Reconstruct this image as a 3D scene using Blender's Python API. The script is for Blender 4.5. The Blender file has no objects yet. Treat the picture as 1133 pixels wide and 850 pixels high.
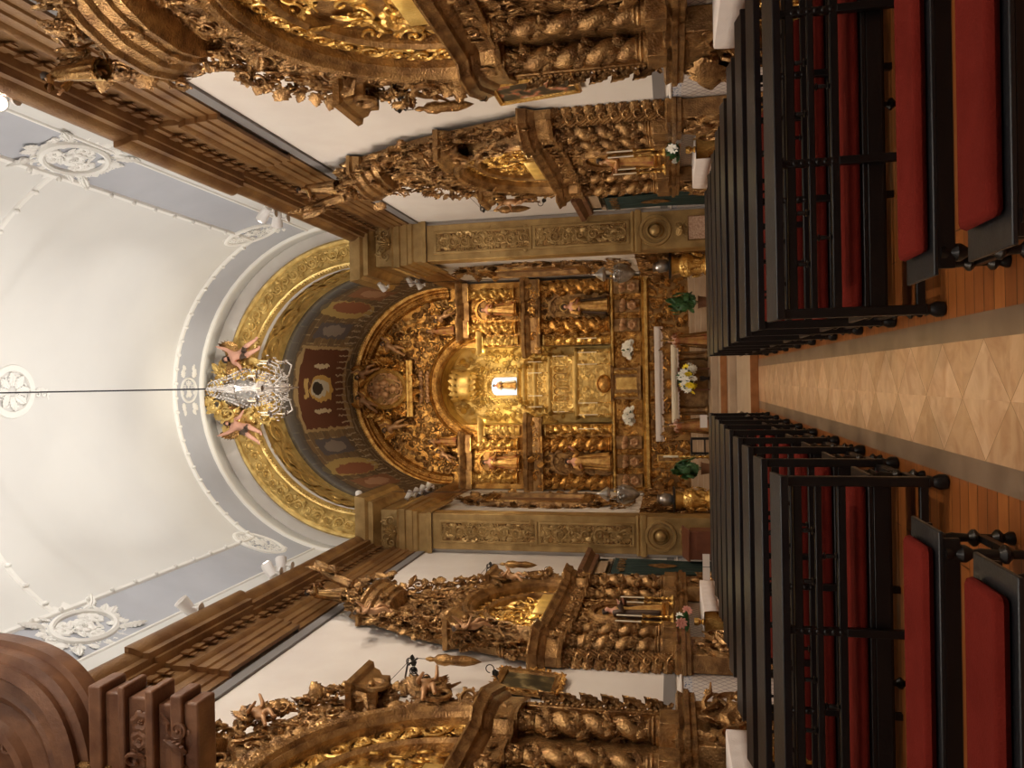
import bpy, bmesh, math, random
import numpy as np
from mathutils import Matrix, Vector
PI=math.pi; sin=math.sin; cos=math.cos
C=bpy.context.scene.collection
def ss(v):  # srgb 0-255 -> linear
    return tuple(((c/255.)/12.92 if c/255.<=.04045 else ((c/255.+.055)/1.055)**2.4) for c in v)
# ---------------------------------------------------------------- materials
def mat(name,col,rough=.5,metal=0.,col2=None,nscale=6.,bump=0.,bscale=40.,vein=None,emit=0.,spec=None,trans=0.,kind='noise',coat=0.):
    m=bpy.data.materials.new(name); m.use_nodes=True; nt=m.node_tree; b=nt.nodes['Principled BSDF']
    b.inputs['Base Color'].default_value=(*col,1); b.inputs['Roughness'].default_value=rough; b.inputs['Metallic'].default_value=metal
    if spec is not None: b.inputs['Specular IOR Level'].default_value=spec
    if trans: b.inputs['Transmission Weight'].default_value=trans
    if coat: b.inputs['Coat Weight'].default_value=coat; b.inputs['Coat Roughness'].default_value=.15
    tc=nt.nodes.new('ShaderNodeTexCoord')
    if col2 is not None:
        n=nt.nodes.new('ShaderNodeTexNoise'); n.inputs['Scale'].default_value=nscale; n.inputs['Detail'].default_value=5
        if kind=='wood':
            mp=nt.nodes.new('ShaderNodeMapping'); mp.inputs['Scale'].default_value=(1,1,.12); nt.links.new(tc.outputs['Object'],mp.inputs[0]); nt.links.new(mp.outputs[0],n.inputs['Vector'])
        else: nt.links.new(tc.outputs['Object'],n.inputs['Vector'])
        r=nt.nodes.new('ShaderNodeValToRGB'); r.color_ramp.elements[0].position=.35; r.color_ramp.elements[1].position=.65
        r.color_ramp.elements[0].color=(*col2,1); r.color_ramp.elements[1].color=(*col,1)
        nt.links.new(n.outputs[0],r.inputs[0]); nt.links.new(r.outputs[0],b.inputs['Base Color'])
    if bump:
        v=nt.nodes.new('ShaderNodeTexNoise'); v.inputs['Scale'].default_value=bscale; v.inputs['Detail'].default_value=3; nt.links.new(tc.outputs['Object'],v.inputs['Vector'])
        bp=nt.nodes.new('ShaderNodeBump'); bp.inputs['Strength'].default_value=bump; bp.inputs['Distance'].default_value=.02
        nt.links.new(v.outputs[0],bp.inputs['Height']); nt.links.new(bp.outputs[0],b.inputs['Normal'])
    if emit: b.inputs['Emission Color'].default_value=(*col,1); b.inputs['Emission Strength'].default_value=emit
    return m
M={}
M['gold']=mat('warm_gilding',(.68,.40,.12),.25,.8,(.34,.15,.03),5,.6,34)
M['gold_b']=mat('bright_gilding',(.86,.58,.19),.25,.75,(.50,.28,.07),5.,.5,34)
M['gold_y']=mat('yellow_gilding',(.82,.60,.22),.33,.6,(.55,.36,.11),4.,.5,34)
M['gold_d']=mat('aged_gilding',(.50,.29,.10),.27,.7,(.17,.08,.025),4,.7,34)
M['gold_c']=mat('carved_brown_gilding',(.49,.295,.12),.27,.68,(.20,.105,.042),5,.8,38)
M['gold_p']=mat('dull_pilaster_gilding',(.50,.34,.14),.38,.55,(.30,.19,.07),2.5,.4,30)
M['cornice']=mat('stained_cornice_wood',(.33,.18,.07),.34,.45,(.19,.09,.035),2.,.4,30)
M['brown']=mat('carved_walnut',(.235,.115,.06),.45,0,(.12,.05,.026),3.,.3,30)
M['plaster']=mat('wall_plaster',(.72,.69,.655),.85,0,(.66,.62,.59),1.2,.15,6)
M['vault']=mat('vault_plaster',(.70,.695,.665),.9,0,(.66,.655,.63),.6)
M['vault_g']=mat('vault_grey_band',(.47,.485,.525),.9,0,(.43,.445,.485),1.)
M['stucco']=mat('white_stucco',(.80,.79,.75),.7,0,bump=.2)
M['grey']=mat('grey_stone_band',(.20,.19,.19),.7)
M['skin']=mat('painted_flesh',(.62,.33,.24),.5)
M['skin_l']=mat('pale_painted_flesh',(.66,.42,.32),.45)
M['skin_w']=mat('wooden_flesh',(.46,.26,.13),.38,.3)
M['hair']=mat('painted_dark_hair',(.05,.035,.025),.6)
M['black']=mat('black_varnished_wood',(.005,.004,.004),.35,0,(.008,.006,.006),8,.1,30,spec=.4)
M['desk']=mat('worn_black_desk',(.009,.010,.012),.36,0,(.013,.014,.016),5,.1,30,spec=.5)
M['red']=mat('red_velvet',(.150,.016,.011),1.,0,(.120,.012,.008),5,.3,90,spec=.08)
M['red2']=mat('faded_red_velvet',(.075,.014,.012),.95,0,(.06,.01,.01),5,.3,90,spec=.1)
M['white']=mat('white_linen',(.80,.75,.74),.8,0,bump=.2,bscale=50)
M['lace']=mat('lace_border',(.70,.62,.60),.85,0,(.42,.30,.25),60)
M['candle']=mat('wax',(.85,.78,.62),.5)
M['silver']=mat('worn_silver',(.50,.48,.46),.28,.85,(.30,.28,.27),8)
M['crystal']=mat('cut_crystal',(.85,.84,.83),.10,.3,(.55,.55,.56),40,trans=.3)
M['iron']=mat('black_iron',(.03,.026,.022),.5,.4)
M['fixture']=mat('white_enamel',(.80,.77,.74),.35)
M['green']=mat('green_cloth',(.009,.028,.022),.8,0,(.006,.018,.015),4,.2,20)
M['leaf']=mat('leaf_green',(.035,.12,.03),.5,0,(.015,.06,.015),9)
M['petal_w']=mat('white_petal',(.82,.82,.76),.6)
M['petal_y']=mat('yellow_petal',(.85,.66,.02),.6)
M['petal_p']=mat('pink_petal',(.75,.35,.28),.6)
M['robe_d']=mat('dark_habit',(.10,.06,.035),.55,.1,(.05,.028,.018),5)
M['robe_g']=mat('gilded_robe',(.72,.46,.15),.36,.5,(.42,.2,.06),8,.4,40)
M['robe_r']=mat('russet_robe',(.33,.10,.04),.5,.2,(.5,.28,.08),6)
M['steps']=mat('beige_stone',(.50,.38,.27),.35,0,(.42,.31,.21),2.5)
M['riser']=mat('orange_wood_step',(.40,.17,.055),.35,0,(.30,.12,.035),6)
M['paper']=mat('paper',(.82,.74,.68),.8)
M['parch']=mat('framed_parchment',(.62,.45,.33),.8,0,(.38,.22,.15),28)
M['mahog']=mat('reddish_brown_board',(.16,.05,.022),.45,0,(.12,.036,.016),4)
M['glow']=mat('bright_lit_glass',(.62,.80,1.),.4,0,emit=.6)
M['lampglow']=mat('lamp_glow',(1.,.80,.62),.4,0,emit=30.)
M['metal_d']=mat('dark_metal',(.04,.04,.045),.4,.7)
# ---------------------------------------------------------------- mesh builder
def tr(x=0,y=0,z=0,rz=0,rx=0,ry=0,s=1,sx=1,sy=1,sz=1):
    return np.array(Matrix.Translation((x,y,z))@Matrix.Rotation(rz,4,'Z')@Matrix.Rotation(ry,4,'Y')@Matrix.Rotation(rx,4,'X')@Matrix.Diagonal((s*sx,s*sy,s*sz,1)))
class G:
    def __init__(s): s.v=[];s.f=[];s.n=0
    def add(s,vf,m=None):
        v,f=vf; v=np.asarray(v,float)
        if m is not None: v=v@m[:3,:3].T+m[:3,3]
        n=s.n; s.v.append(v); s.f.extend([tuple(i+n for i in q) for q in f]); s.n+=len(v); return s
    def data(s): return (np.vstack(s.v),s.f)
def grid(P,cu=False,cv=False):
    """P[nu][nv] of points"""
    P=np.asarray(P,float); a,b=P.shape[:2]; f=[]
    for i in range(a if cu else a-1):
        for j in range(b if cv else b-1):
            i2=(i+1)%a; j2=(j+1)%b; f.append((i*b+j,i2*b+j,i2*b+j2,i*b+j2))
    return P.reshape(-1,3),f
def box(x0,x1,y0,y1,z0,z1):
    v=[(x,y,z) for x in (x0,x1) for y in (y0,y1) for z in (z0,z1)]
    return np.array(v,float),[(0,1,3,2),(4,6,7,5),(0,4,5,1),(2,3,7,6),(0,2,6,4),(1,5,7,3)]
def lathe(prof,n=16,sq=1.):
    P=[[(r*cos(2*PI*k/n),r*sq*sin(2*PI*k/n),z) for k in range(n)] for r,z in prof]
    v,f=grid(P,cv=True); m=len(prof)
    f=list(f)
    if prof[0][0]>1e-4: f.append(tuple(range(n)))
    if prof[-1][0]>1e-4: f.append(tuple((m-1)*n+k for k in range(n)))
    return v,f
def tube(pts,r,n=6,cap=True):
    pts=np.asarray(pts,float); m=len(pts); r=np.broadcast_to(r,(m,)) if np.ndim(r)<=1 else r
    t=np.gradient(pts,axis=0); t/=np.linalg.norm(t,axis=1)[:,None]+1e-9
    up=np.array([0,0,1.]) if abs(t[0][2])<.9 else np.array([0,1.,0]); P=[]
    a=np.cross(t[0],up); a/=np.linalg.norm(a)
    for i in range(m):
        a=a-t[i]*a.dot(t[i]); a/=np.linalg.norm(a)+1e-9; b=np.cross(t[i],a)
        P.append([pts[i]+r[i]*(cos(2*PI*k/n)*a+sin(2*PI*k/n)*b) for k in range(n)])
    v,f=grid(P,cv=True)
    if cap: f=list(f)+[tuple(range(n)),tuple((m-1)*n+k for k in range(n))]
    return v,f
def ell(rx,ry,rz,n=10,m=7,c=(0,0,0)):
    v,f=lathe([(max(1e-5,sin(PI*i/m)),-cos(PI*i/m)) for i in range(m+1)],n); v=v*np.array([rx,ry,rz])+np.array(c); return v,f
def sweep(path,prof,closed=False):
    """path in plan [(x,y)], prof [(out,z)]; out is to the right of travel, mitred"""
    p=np.array(path,float); n=len(p); P=[]
    for i in range(n):
        a=p[i]-p[i-1] if (i>0 or closed) else p[i+1]-p[i]
        b=p[(i+1)%n]-p[i] if (i<n-1 or closed) else a
        a=a/np.linalg.norm(a); b=b/np.linalg.norm(b)
        na=np.array([a[1],-a[0]]); nb=np.array([b[1],-b[0]]); m=na+nb; m/=max(.3,m.dot(na)) if np.linalg.norm(m)>1e-6 else 1
        P.append([(p[i][0]+m[0]*o,p[i][1]+m[1]*o,z) for o,z in prof])
    return grid(P,cu=closed)
def sweepz(path,prof,closed=False):
    """path in the wall plane [(x,z)], prof [(side,out)] -> y=-out"""
    v,f=sweep(path,prof,closed); return np.stack([v[:,0],-v[:,2],v[:,1]],1),f
def arcband(cx,cz,rx,rz,a0,a1,prof,n=40):
    P=[]
    for i in range(n+1):
        a=a0+(a1-a0)*i/n
        P.append([(cx+(rx+d)*cos(a),-h,cz+(rz+d)*sin(a)) for d,h in prof])
    return grid(P)
def prism(xz,y0,y1):
    n=len(xz); v=[(x,y0,z) for x,z in xz]+[(x,y1,z) for x,z in xz]
    f=[tuple(range(n)),tuple(range(2*n-1,n-1,-1))]+[(i,(i+1)%n,n+(i+1)%n,n+i) for i in range(n)]
    return np.array(v,float),f
def slab(xs,zlo,zhi,y0,y1):
    n=len(xs); P=[[(x,y0,zlo(x)),(x,y0,zhi(x)),(x,y1,zhi(x)),(x,y1,zlo(x))] for x in xs]
    v,f=grid(P,cv=True); f=list(f)+[(0,1,2,3),(4*n-4,4*n-3,4*n-2,4*n-1)]; return v,f
def obj(name,g,m,parent=None,smooth=True,bevel=0,label=None):
    v,f=g.data() if isinstance(g,G) else g
    me=bpy.data.meshes.new(name); me.from_pydata(v.tolist(),[],f)
    me.materials.append(M[m] if isinstance(m,str) else m)
    if smooth: 
        me.polygons.foreach_set('use_smooth',[True]*len(me.polygons))
    me.update()
    if smooth: me.set_sharp_from_angle(angle=math.radians(38))
    o=bpy.data.objects.new(name,me); C.objects.link(o)
    if parent: o.parent=parent
    if bevel:
        b=o.modifiers.new('bevel','BEVEL'); b.width=bevel; b.segments=2; b.limit_method='ANGLE'
    if label: o['label']=label
    return o
def thing(name,label,cat,loc=(0,0,0),rz=0,group=None):
    o=bpy.data.objects.new(name,None); C.objects.link(o); o.location=loc; o.rotation_euler=(0,0,rz); o.empty_display_size=.1
    o['label']=label; o['category']=cat
    if group: o['group']=group
    return o
def tag(o,label,cat,group=None,kind=None):
    o['label']=label; o['category']=cat
    if group: o['group']=group
    if kind: o['kind']=kind
    return o
def struct(o): o['kind']='structure'; return o
def copy_tree(o,parent=None):
    c=o.copy(); C.objects.link(c); c.parent=parent
    for ch in list(o.children): copy_tree(ch,c)
    return c
# ---------------------------------------------------------------- ornament, local (u,v,h) -> x=u, z=v, y=-h
def uvh(v): v=np.asarray(v); return np.stack([v[:,0],-v[:,2],v[:,1]],1)
def scroll(turns=1.35,n=18,thick=.085,tail=.5,leafy=True):
    pts=[(-.5-tail*k/4.,-.55*(k/4.)*tail,.03) for k in range(4,0,-1)]
    for i in range(n+1):
        t=i/n; a=PI-t*turns*2*PI; r=.5*(1-.82*t); pts.append((r*cos(a),r*sin(a),.06+.07*t))
    r=[thick*(.35+.65*k/4.) for k in range(4)]+[thick*(1.1-.5*i/n) for i in range(n+1)]
    g=G(); g.add(tube(pts,np.array(r),5)); p=pts[-1]; g.add(ell(.10,.10,.09,7,5,(p[0],p[1],p[2]))); v,f=g.data(); g=G(); g.add((uvh(v),f))
    if leafy:
        for k,(t,ls) in enumerate(((.02,.34),(.14,.36),(.27,.34),(.40,.28))):
            a=PI-t*turns*2*PI; r=.5*(1-.82*t); g.add(leaf(7,5,.34,.16),tr(r*.95*cos(a),0,r*.95*sin(a),ry=PI/2-a-.6,s=ls))
    return g.data()
def leaf(nl=11,nw=7,wd=.25,curl=.15):
    P=[]
    for i in range(nl):
        s=i/(nl-1); w=wd*(sin(PI*min(1,s*.93+.04))**.7)*(1+.42*(i%2)); bend=.30*s*s
        P.append([((c*w)+bend*.5,s*(1-.1*abs(c)),.03+curl*sin(PI*s*.9)*(1-.55*abs(c))+(.14*s*s*s)+(.05 if j%2 else 0)) for j,c in enumerate(np.linspace(-1,1,nw))])
    v,f=grid(P); return uvh(v),f
def rosette(k=6,n=24):
    P=[]
    for ri,(r,h) in enumerate([(.0,.16),(.12,.15),(.16,.06),(.30,.15),(.45,.10),(.5,0)]):
        P.append([(r*(1+(.22*abs(cos(k*PI*j/n)) if ri>2 else 0))*cos(2*PI*j/n),r*(1+(.22*abs(cos(k*PI*j/n)) if ri>2 else 0))*sin(2*PI*j/n),h*(.7+.3*abs(cos(k*PI*j/n))) ) for j in range(n)])
    v,f=grid(P,cv=True); return uvh(v),f
def boss(): v,f=ell(.5,.5,.42,8,5); return uvh(v),f
LF=leaf(); SC=scroll(); SC2=scroll(1.0,12,.10,.25); LF2=leaf(9,5,.33,.20); RO=rosette(); BO=boss()
def palm():
    g=G()
    for k in range(7):
        a=(k-3)*.42; v,f=LF; m=tr(0,0,0,ry=a,s=.62-.05*abs(k-3),sx=.7); g.add((v,f),m)
    g.add(BO,tr(s=.2)); return g.data()
PA=palm()
def relief(g,x0,x1,z0,z1,size,depth=.5,seed=1,mirror=True,y=0,inside=None,fill=1.3,kinds=None,jit=.25,jr=1.):
    """dense carved foliage over a rectangle in the wall plane, symmetrical about its middle"""
    rnd=random.Random(seed); cx=(x0+x1)/2; W=(x1-x0)/2 if mirror else (x1-x0); nx=max(1,round(W/size)); nz=max(1,round((z1-z0)/size))
    K=kinds or [SC,SC2,SC,LF,LF2,RO,SC2,LF,PA]
    for i in range(nx):
        for j in range(nz):
            u=(i+.5+rnd.uniform(-jit,jit))/nx*W; w=z0+(j+.5+rnd.uniform(-jit,jit))/nz*(z1-z0); T=rnd.choice(K); a=rnd.uniform(0,2*PI); s=size*fill*rnd.uniform(.75,1.2); fl=rnd.choice((-1,1)); rz_=jr*rnd.uniform(-.5,.5); rx_=jr*rnd.uniform(-.35,.1)
            for sg in ((1,-1) if mirror else (1,)):
                X=cx+sg*u if mirror else x0+u
                if inside and not inside(X,w): continue
                g.add(T,tr(X,y,w,rz=sg*rz_,rx=rx_,ry=a*sg,s=s,sx=fl*sg,sy=depth))
def rinceau(g,L,H,y=0,x0=0,z0=0,vert=False,seed=1,depth=.7,curve=None):
    """running scrollwork along x (or z), from 0 to L with height H"""
    rnd=random.Random(seed); n=max(2,round(L/(H*.78))); st=L/n
    for i in range(n):
        u=(i+.5)*st; sg=1 if i%2 else -1; items=[(SC,u,0,0 if sg>0 else PI,H*.78,sg),(RO,u+.0,0,0,H*.30,1)]
        for k in range(5):
            a=rnd.uniform(0,2*PI); items.append((rnd.choice((LF,LF2,LF)),u+st*.3*cos(a),H*.24*sin(a),a,H*.42,rnd.choice((-1,1))))
        items+= [(SC2,u+st*.5,sg*H*.28,rnd.uniform(0,6),H*.36,sg),(BO,u+st*.5,-sg*H*.33,0,H*.12,1)]
        for T,a,b,rot,s,fx in items:
            if curve: X,Z,extra=curve(a/L,b)
            elif vert: X,Z,extra=x0+b,z0+a,-PI/2
            else: X,Z,extra=x0+a,z0+b,0
            g.add(T,tr(X,y,Z,ry=rot+extra,s=s,sx=fx,sy=depth))
def crest(g,path,size,seed=1,y=0,depth=1.,out=1,step=.6,jy=.0,rj=.8):
    """leaves, shells and scrolls standing out along a path (x,z); outward is left of travel"""
    rnd=random.Random(seed); p=np.array(path,float); seg=np.linalg.norm(np.diff(p,axis=0),axis=1); L=seg.sum(); n=max(1,int(L/(size*step)))
    for k in range(n+1):
        d=L*k/n; i=0
        while i<len(seg)-1 and d>seg[i]: d-=seg[i]; i+=1
        q=p[i]+(p[i+1]-p[i])*min(1,d/seg[i]); t=(p[i+1]-p[i])/seg[i]; nrm=np.array([-t[1],t[0]])*out
        a=math.atan2(nrm[0],nrm[1])+rnd.uniform(-.7,.7); T=rnd.choice((LF,LF2,LF,SC,SC2,PA,LF2)); s=size*rnd.uniform(.75,1.25)
        g.add(T,tr(q[0],y-rnd.uniform(0,jy),q[1],rz=rnd.uniform(-rj,rj),ry=a,s=s,sx=rnd.choice((-1,1)),sy=depth))
def solomonic(r,h,turns=4.5,n=18,m=60,amp=.20,vine=True,hand=1):
    P=[]
    for i in range(m+1):
        t=i/m; z=h*t; e=min(1,t*12,(1-t)*12)
        P.append([(r*(1+e*amp*cos(2*PI*k/n*1-hand*2*PI*turns*t))*cos(2*PI*k/n),r*(1+e*amp*cos(2*PI*k/n-hand*2*PI*turns*t))*sin(2*PI*k/n),z) for k in range(n)])
    g=G(); g.add(grid(P,cv=True))
    if vine:
        q=[]; 
        for i in range(int(turns*22)):
            t=(i+.5)/(turns*22); a=hand*2*PI*turns*t+PI; R=r*.86; g.add(LF2 if i%3 else RO,tr(R*cos(a),R*sin(a),h*t,rz=a+PI/2,ry=.9*(-1)**i,s=r*(1.15 if i%3 else .7),sy=1.3))
    return g.data()
def capital(r,h):
    g=G(); g.add(lathe([(r*.85,0),(r*.95,h*.05),(r*.8,h*.1),(r*.85,h*.6),(r*1.2,h*.85),(r*1.2,h*.86)],16)); g.add(box(-r*1.4,r*1.4,-r*1.4,r*1.4,h*.86,h))
    for row in range(2):
        for k in range(8):
            a=2*PI*(k+.5*row)/8; g.add(LF2,tr(r*.85*cos(a),r*.85*sin(a),h*(.08+.35*row),rz=a+PI/2,s=h*.5,sx=.8,sy=1.2))
    for k in range(4):
        a=PI/4+k*PI/2; g.add(SC2,tr(r*1.15*cos(a),r*1.15*sin(a),h*.72,rz=a+PI/2,s=h*.32))
    return g.data()
def colbase(r,h):
    return lathe([(r*1.45,0),(r*1.45,h*.3),(r*1.2,h*.35),(r*1.38,h*.5),(r*1.3,h*.62),(r*1.08,h*.7),(r*1.18,h*.85),(r,h)],18)
def column(parent,x,y,z0,z1,r,m='gold',turns=4.5,hand=1,label=None):
    """a whole twisted column: its shaft is the part, base and capital its sub-parts"""
    h=z1-z0; ch=min(.34,h*.14); bh=min(.2,h*.08)
    s=obj('twisted_column',G().add(solomonic(r,h-ch-bh,turns,hand=hand),tr(0,0,bh)),m,parent); s.location=(x,y,z0)
    obj('column_base',colbase(r,bh),m,s); obj('capital',G().add(capital(r,ch),tr(0,0,h-ch)),m,s); return s
# ---------------------------------------------------------------- figures
def skin(name,joints,edges,parent,m,sub=1,root=0):
    me=bpy.data.meshes.new(name); me.from_pydata([j[0] for j in joints],edges,[]); me.update()
    o=bpy.data.objects.new(name,me); C.objects.link(o); o.parent=parent
    md=o.modifiers.new('skin','SKIN'); md.use_smooth_shade=True; md.branch_smoothing=.3
    if not me.skin_vertices: me.attributes
    for i,j in enumerate(joints):
        r=j[1]; me.skin_vertices[0].data[i].radius=(r,r) if np.isscalar(r) else r
    me.skin_vertices[0].data[root].use_root=True
    s=o.modifiers.new('sub','SUBSURF'); s.levels=sub; s.render_levels=sub
    me.materials.append(M[m]); return o
def ensure_skin(me):
    pass
def body(parent,H,arms,legs=None,m='skin',chubby=1.,head=(0,0),fingers=True,torso=1.):
    """one continuous figure; arms/legs are joint lists in units of H, relative to the feet; faces -y"""
    J=[];E=[]
    def add(p,r,par=None):
        J.append(((p[0]*H,p[1]*H,p[2]*H),r*H)); 
        if par is not None: E.append((par,len(J)-1))
        return len(J)-1
    k=chubby; hs=.5*k
    pel=add((0,0,.50),.085*k); wa=add((0,0,.60),.072*k,pel); ch=add((0,-.005,.71),.09*k,wa); ck=add((0,0,.785),.06*k,ch)
    nk=add((head[0]*.3,-.005+head[1]*.3,.84),.036*k,ck); b=.055 if k<=1.05 else .078
    h1=add((head[0]*.7,-.012+head[1]*.7,.87+(.01 if k>1.05 else 0)),b*.8,nk); h2=add((head[0],head[1],.925+(.02 if k>1.05 else 0)),b*1.05,h1); h3=add((head[0]*1.1,head[1]+.005,.965+(.04 if k>1.05 else 0)),b*.75,h2)
    no=add((head[0],head[1]-b*1.12,.905+(.015 if k>1.05 else 0)),.011,h2)      # nose
    for sd,arm in zip((1,-1),arms):
        sh=add((sd*.10*k,0,.785),.042*k,ck); el=add(arm[0],.032*k**1.4,sh); wr=add(arm[1],.022*k**1.2,el)
        d=np.array(arm[1])-np.array(arm[0]); d/=np.linalg.norm(d)+1e-9; pa=add(tuple(np.array(arm[1])+d*.035),.021*k,wr)
        if fingers:
            side=np.cross(d,(0,0,1)) ; side=side/np.linalg.norm(side) if np.linalg.norm(side)>.1 else np.array((1,0,0)); dn=np.cross(side,d)
            tip=np.array(arm[1])+d*.05
            for q in range(4):
                o=side*(q-1.5)*.0125; L=(.030,.036,.034,.026)[q]
                f1=add(tuple(tip+o+d*L*.5),.0065,pa); f2=add(tuple(tip+o+d*L+dn*.012),.005,f1)
            th=add(tuple(np.array(arm[1])+d*.02+side*-.026),.0075,pa); add(tuple(np.array(arm[1])+d*.045+side*-.036),.006,th)
    if legs:
        for sd,leg in zip((1,-1),legs):
            hp=add((sd*.055*k,0,.47),.066*k,pel); kn=add(leg[0],.043*k,hp); an=add(leg[1],.026*k,kn); add(leg[2],.022*k,an)
    else:
        for sd in (1,-1):
            hp=add((sd*.055,0,.47),.066,pel); kn=add((sd*.055,-.01,.27),.045,hp); an=add((sd*.055,0,.05),.028,kn); add((sd*.06,-.06,.02),.022,an)
    return skin('body',J,E,parent,m)
def robe(parent,H,m='robe_g',folds=9,flare=.15,seed=1,name='robe',z1=.82,z0=.0,amp=.10,dx=0):
    rnd=random.Random(seed); ph=rnd.uniform(0,6); P=[]; n=48; mm=16
    for i in range(mm+1):
        t=i/mm; z=z1+(z0-z1)*t
        rx=np.interp(t,[0,.05,.15,.32,.5,1],[.04,.09,.125,.10,.115,flare]); ry=np.interp(t,[0,.05,.15,.32,.5,1],[.04,.06,.085,.075,.095,flare*.85])
        P.append([(dx*sin(PI*t)*H+H*rx*(1+amp*t*(cos(folds*a+ph+2*t)+.5*cos((folds*2+1)*a+ph)))*cos(a),H*ry*(1+amp*t*(cos(folds*a+ph+2*t)+.5*cos((folds*2+1)*a+ph)))*sin(a),z*H) for a in [2*PI*k/n for k in range(n)]])
    v,f=grid(P,cv=True); return obj(name,(v,f),m,parent)
def cloak(parent,H,m,seed=2,z1=.80,flare=.20):
    P=[];n=30;mm=12
    for i in range(mm+1):
        t=i/mm; z=z1*(1-t)+.02*t; R=np.interp(t,[0,.1,.3,1],[.07,.14,.15,flare])
        P.append([(H*R*(1+.08*t*cos(11*a+seed))*cos(a),H*R*.8*(1+.08*t*cos(11*a+seed))*sin(a)+.01,z*H) for a in np.linspace(-.75,PI+.75,n)])
    v,f=grid(P); o=obj('cloak',(v,f),m,parent); s=o.modifiers.new('solid','SOLIDIFY'); s.thickness=.015*H; return o
def sleeve(parent,H,arm,sd,m):
    s=np.array((sd*.10,0,.785))*H; e=np.array(arm[0])*H; w=np.array(arm[1])*H
    return obj('sleeve',tube([s,(s+e)/2,e,(e+w)/2,e*.15+w*.85],np.array([.05,.046,.045,.05,.062])*H,10,False),m,parent)
def hair(parent,H,head=(0,0),m='hair',chubby=False,long=False):
    b=.055 if not chubby else .078; g=G(); v,f=ell(b*1.18*H,b*1.22*H,b*1.12*H,14,10); cz=(.937 if not chubby else .965)*H
    v=v.copy(); mask=(v[:,1]<-b*.35*H)&(v[:,2]<b*.45*H); v[mask,1]=-b*.3*H
    v*=1+.05*np.sin(v[:,[0]]*120/H)*np.cos(v[:,[2]]*110/H); g.add((v,f),tr(head[0]*H,head[1]*H+.012*H,cz))
    if long: g.add(ell(b*.95*H,b*.7*H,b*1.7*H,12,8,(head[0]*H,head[1]*H+.03*H,cz-b*1.1*H)))
    return obj('hair',g,m,parent)
def wing(parent,H,sd,m='gold',loc=(0,.05,.72),spread=.8):
    g=G()
    for k in range(8):
        a=sd*(spread+.16*k); g.add(LF,tr(0,0.006*k,0,ry=a,s=H*(.5-.035*k),sx=.55,sy=.5))
    g.add(LF2,tr(0,-.01,0,ry=sd*spread,s=H*.33,sy=.8)); o=obj('wing',g,m,parent); o.location=(sd*.03*H,loc[1]*H,loc[2]*H); return o
def saint(name,label,loc,rz,H,rm='robe_g',cm='robe_d',arms=(((.17,-.05,.62),(.06,-.16,.64)),((-.17,-.06,.64),(-.12,-.17,.70))),ped=.0,hm='hair',sk='skin',longhair=False,seed=1,group=None,halo=False):
    t=thing(name,label,'statue',loc,rz,group)
    body(t,H,arms,None,sk); robe(t,H,rm,seed=seed)
    cloak(t,H,cm,seed)
    for sd,a in zip((1,-1),arms): sleeve(t,H,a,sd,rm if seed%2 else cm)
    hair(t,H,m=hm,long=longhair)
    if ped: obj('pedestal',lathe([(.2*H,-ped),(.2*H,-ped*.7),(.16*H,-ped*.5),(.19*H,-ped*.2),(.19*H,0)],16),'gold',t)
    if halo: obj('halo',tube([(.085*H*cos(a),.02*H,(.95)*H+.085*H*sin(a)) for a in np.linspace(0,2*PI,20)],.008*H,5),'gold_y',t)
    return t
def putto(name,label,loc,rz,H,arms,legs,m='skin',wings=True,tilt=(0,0),head=(0,0),cloth=None,group=None,hm='hair',wm='gold'):
    t=thing(name,label,'angel figure',loc,rz,group); t.rotation_euler=(tilt[0],tilt[1],rz)
    body(t,H,arms,legs,m,1.35,head); hair(t,H,head,hm,True)
    if wings:
        for sd in (1,-1): wing(t,H,sd,wm)
    if cloth:
        P=[]
        for i in range(9):
            s=i/8; P.append([((-.14+.28*s)*H+.03*H*sin(5*s),(-.10-.03*sin(9*s+c*3))*H*(1 if c<.5 else 1.1),(.53-.10*s-.14*c+.02*sin(12*s))*H) for c in np.linspace(0,1,6)])
        o=obj('drapery',grid(P),cloth,t); so=o.modifiers.new('solid','SOLIDIFY'); so.thickness=.02*H
    return t
FLY=(((.19,-.08,.80),(.20,-.18,.93)),((-.17,-.08,.68),(-.10,-.20,.62)))
LEGS=(((.09,-.13,.36),(.10,-.03,.16),(.11,-.09,.12)),((-.07,-.07,.28),(-.11,.04,.10),(-.12,-.01,.05)))
# ================================================================ camera
cam_d=bpy.data.cameras.new('camera'); cam=bpy.data.objects.new('camera',cam_d); C.objects.link(cam)
cam_d.lens=850/1133*36; cam_d.sensor_width=36; cam_d.sensor_fit='HORIZONTAL'; cam_d.clip_end=200
cx_=Vector((-.01930346,.20330263,-.97892564)); cz_=Vector((.00481348,-.97907784,-.20342916)); cy_=cz_.cross(cx_)
cam.matrix_world=Matrix(((cx_.x,cy_.x,cz_.x,.15),(cx_.y,cy_.y,cz_.y,0),(cx_.z,cy_.z,cz_.z,1.6),(0,0,0,1)))
bpy.context.scene.camera=cam
HW=4.47; ZS=10.15; YA=20.; YB=-6.   # half width of nave, vault springing, arch wall, rear wall
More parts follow.
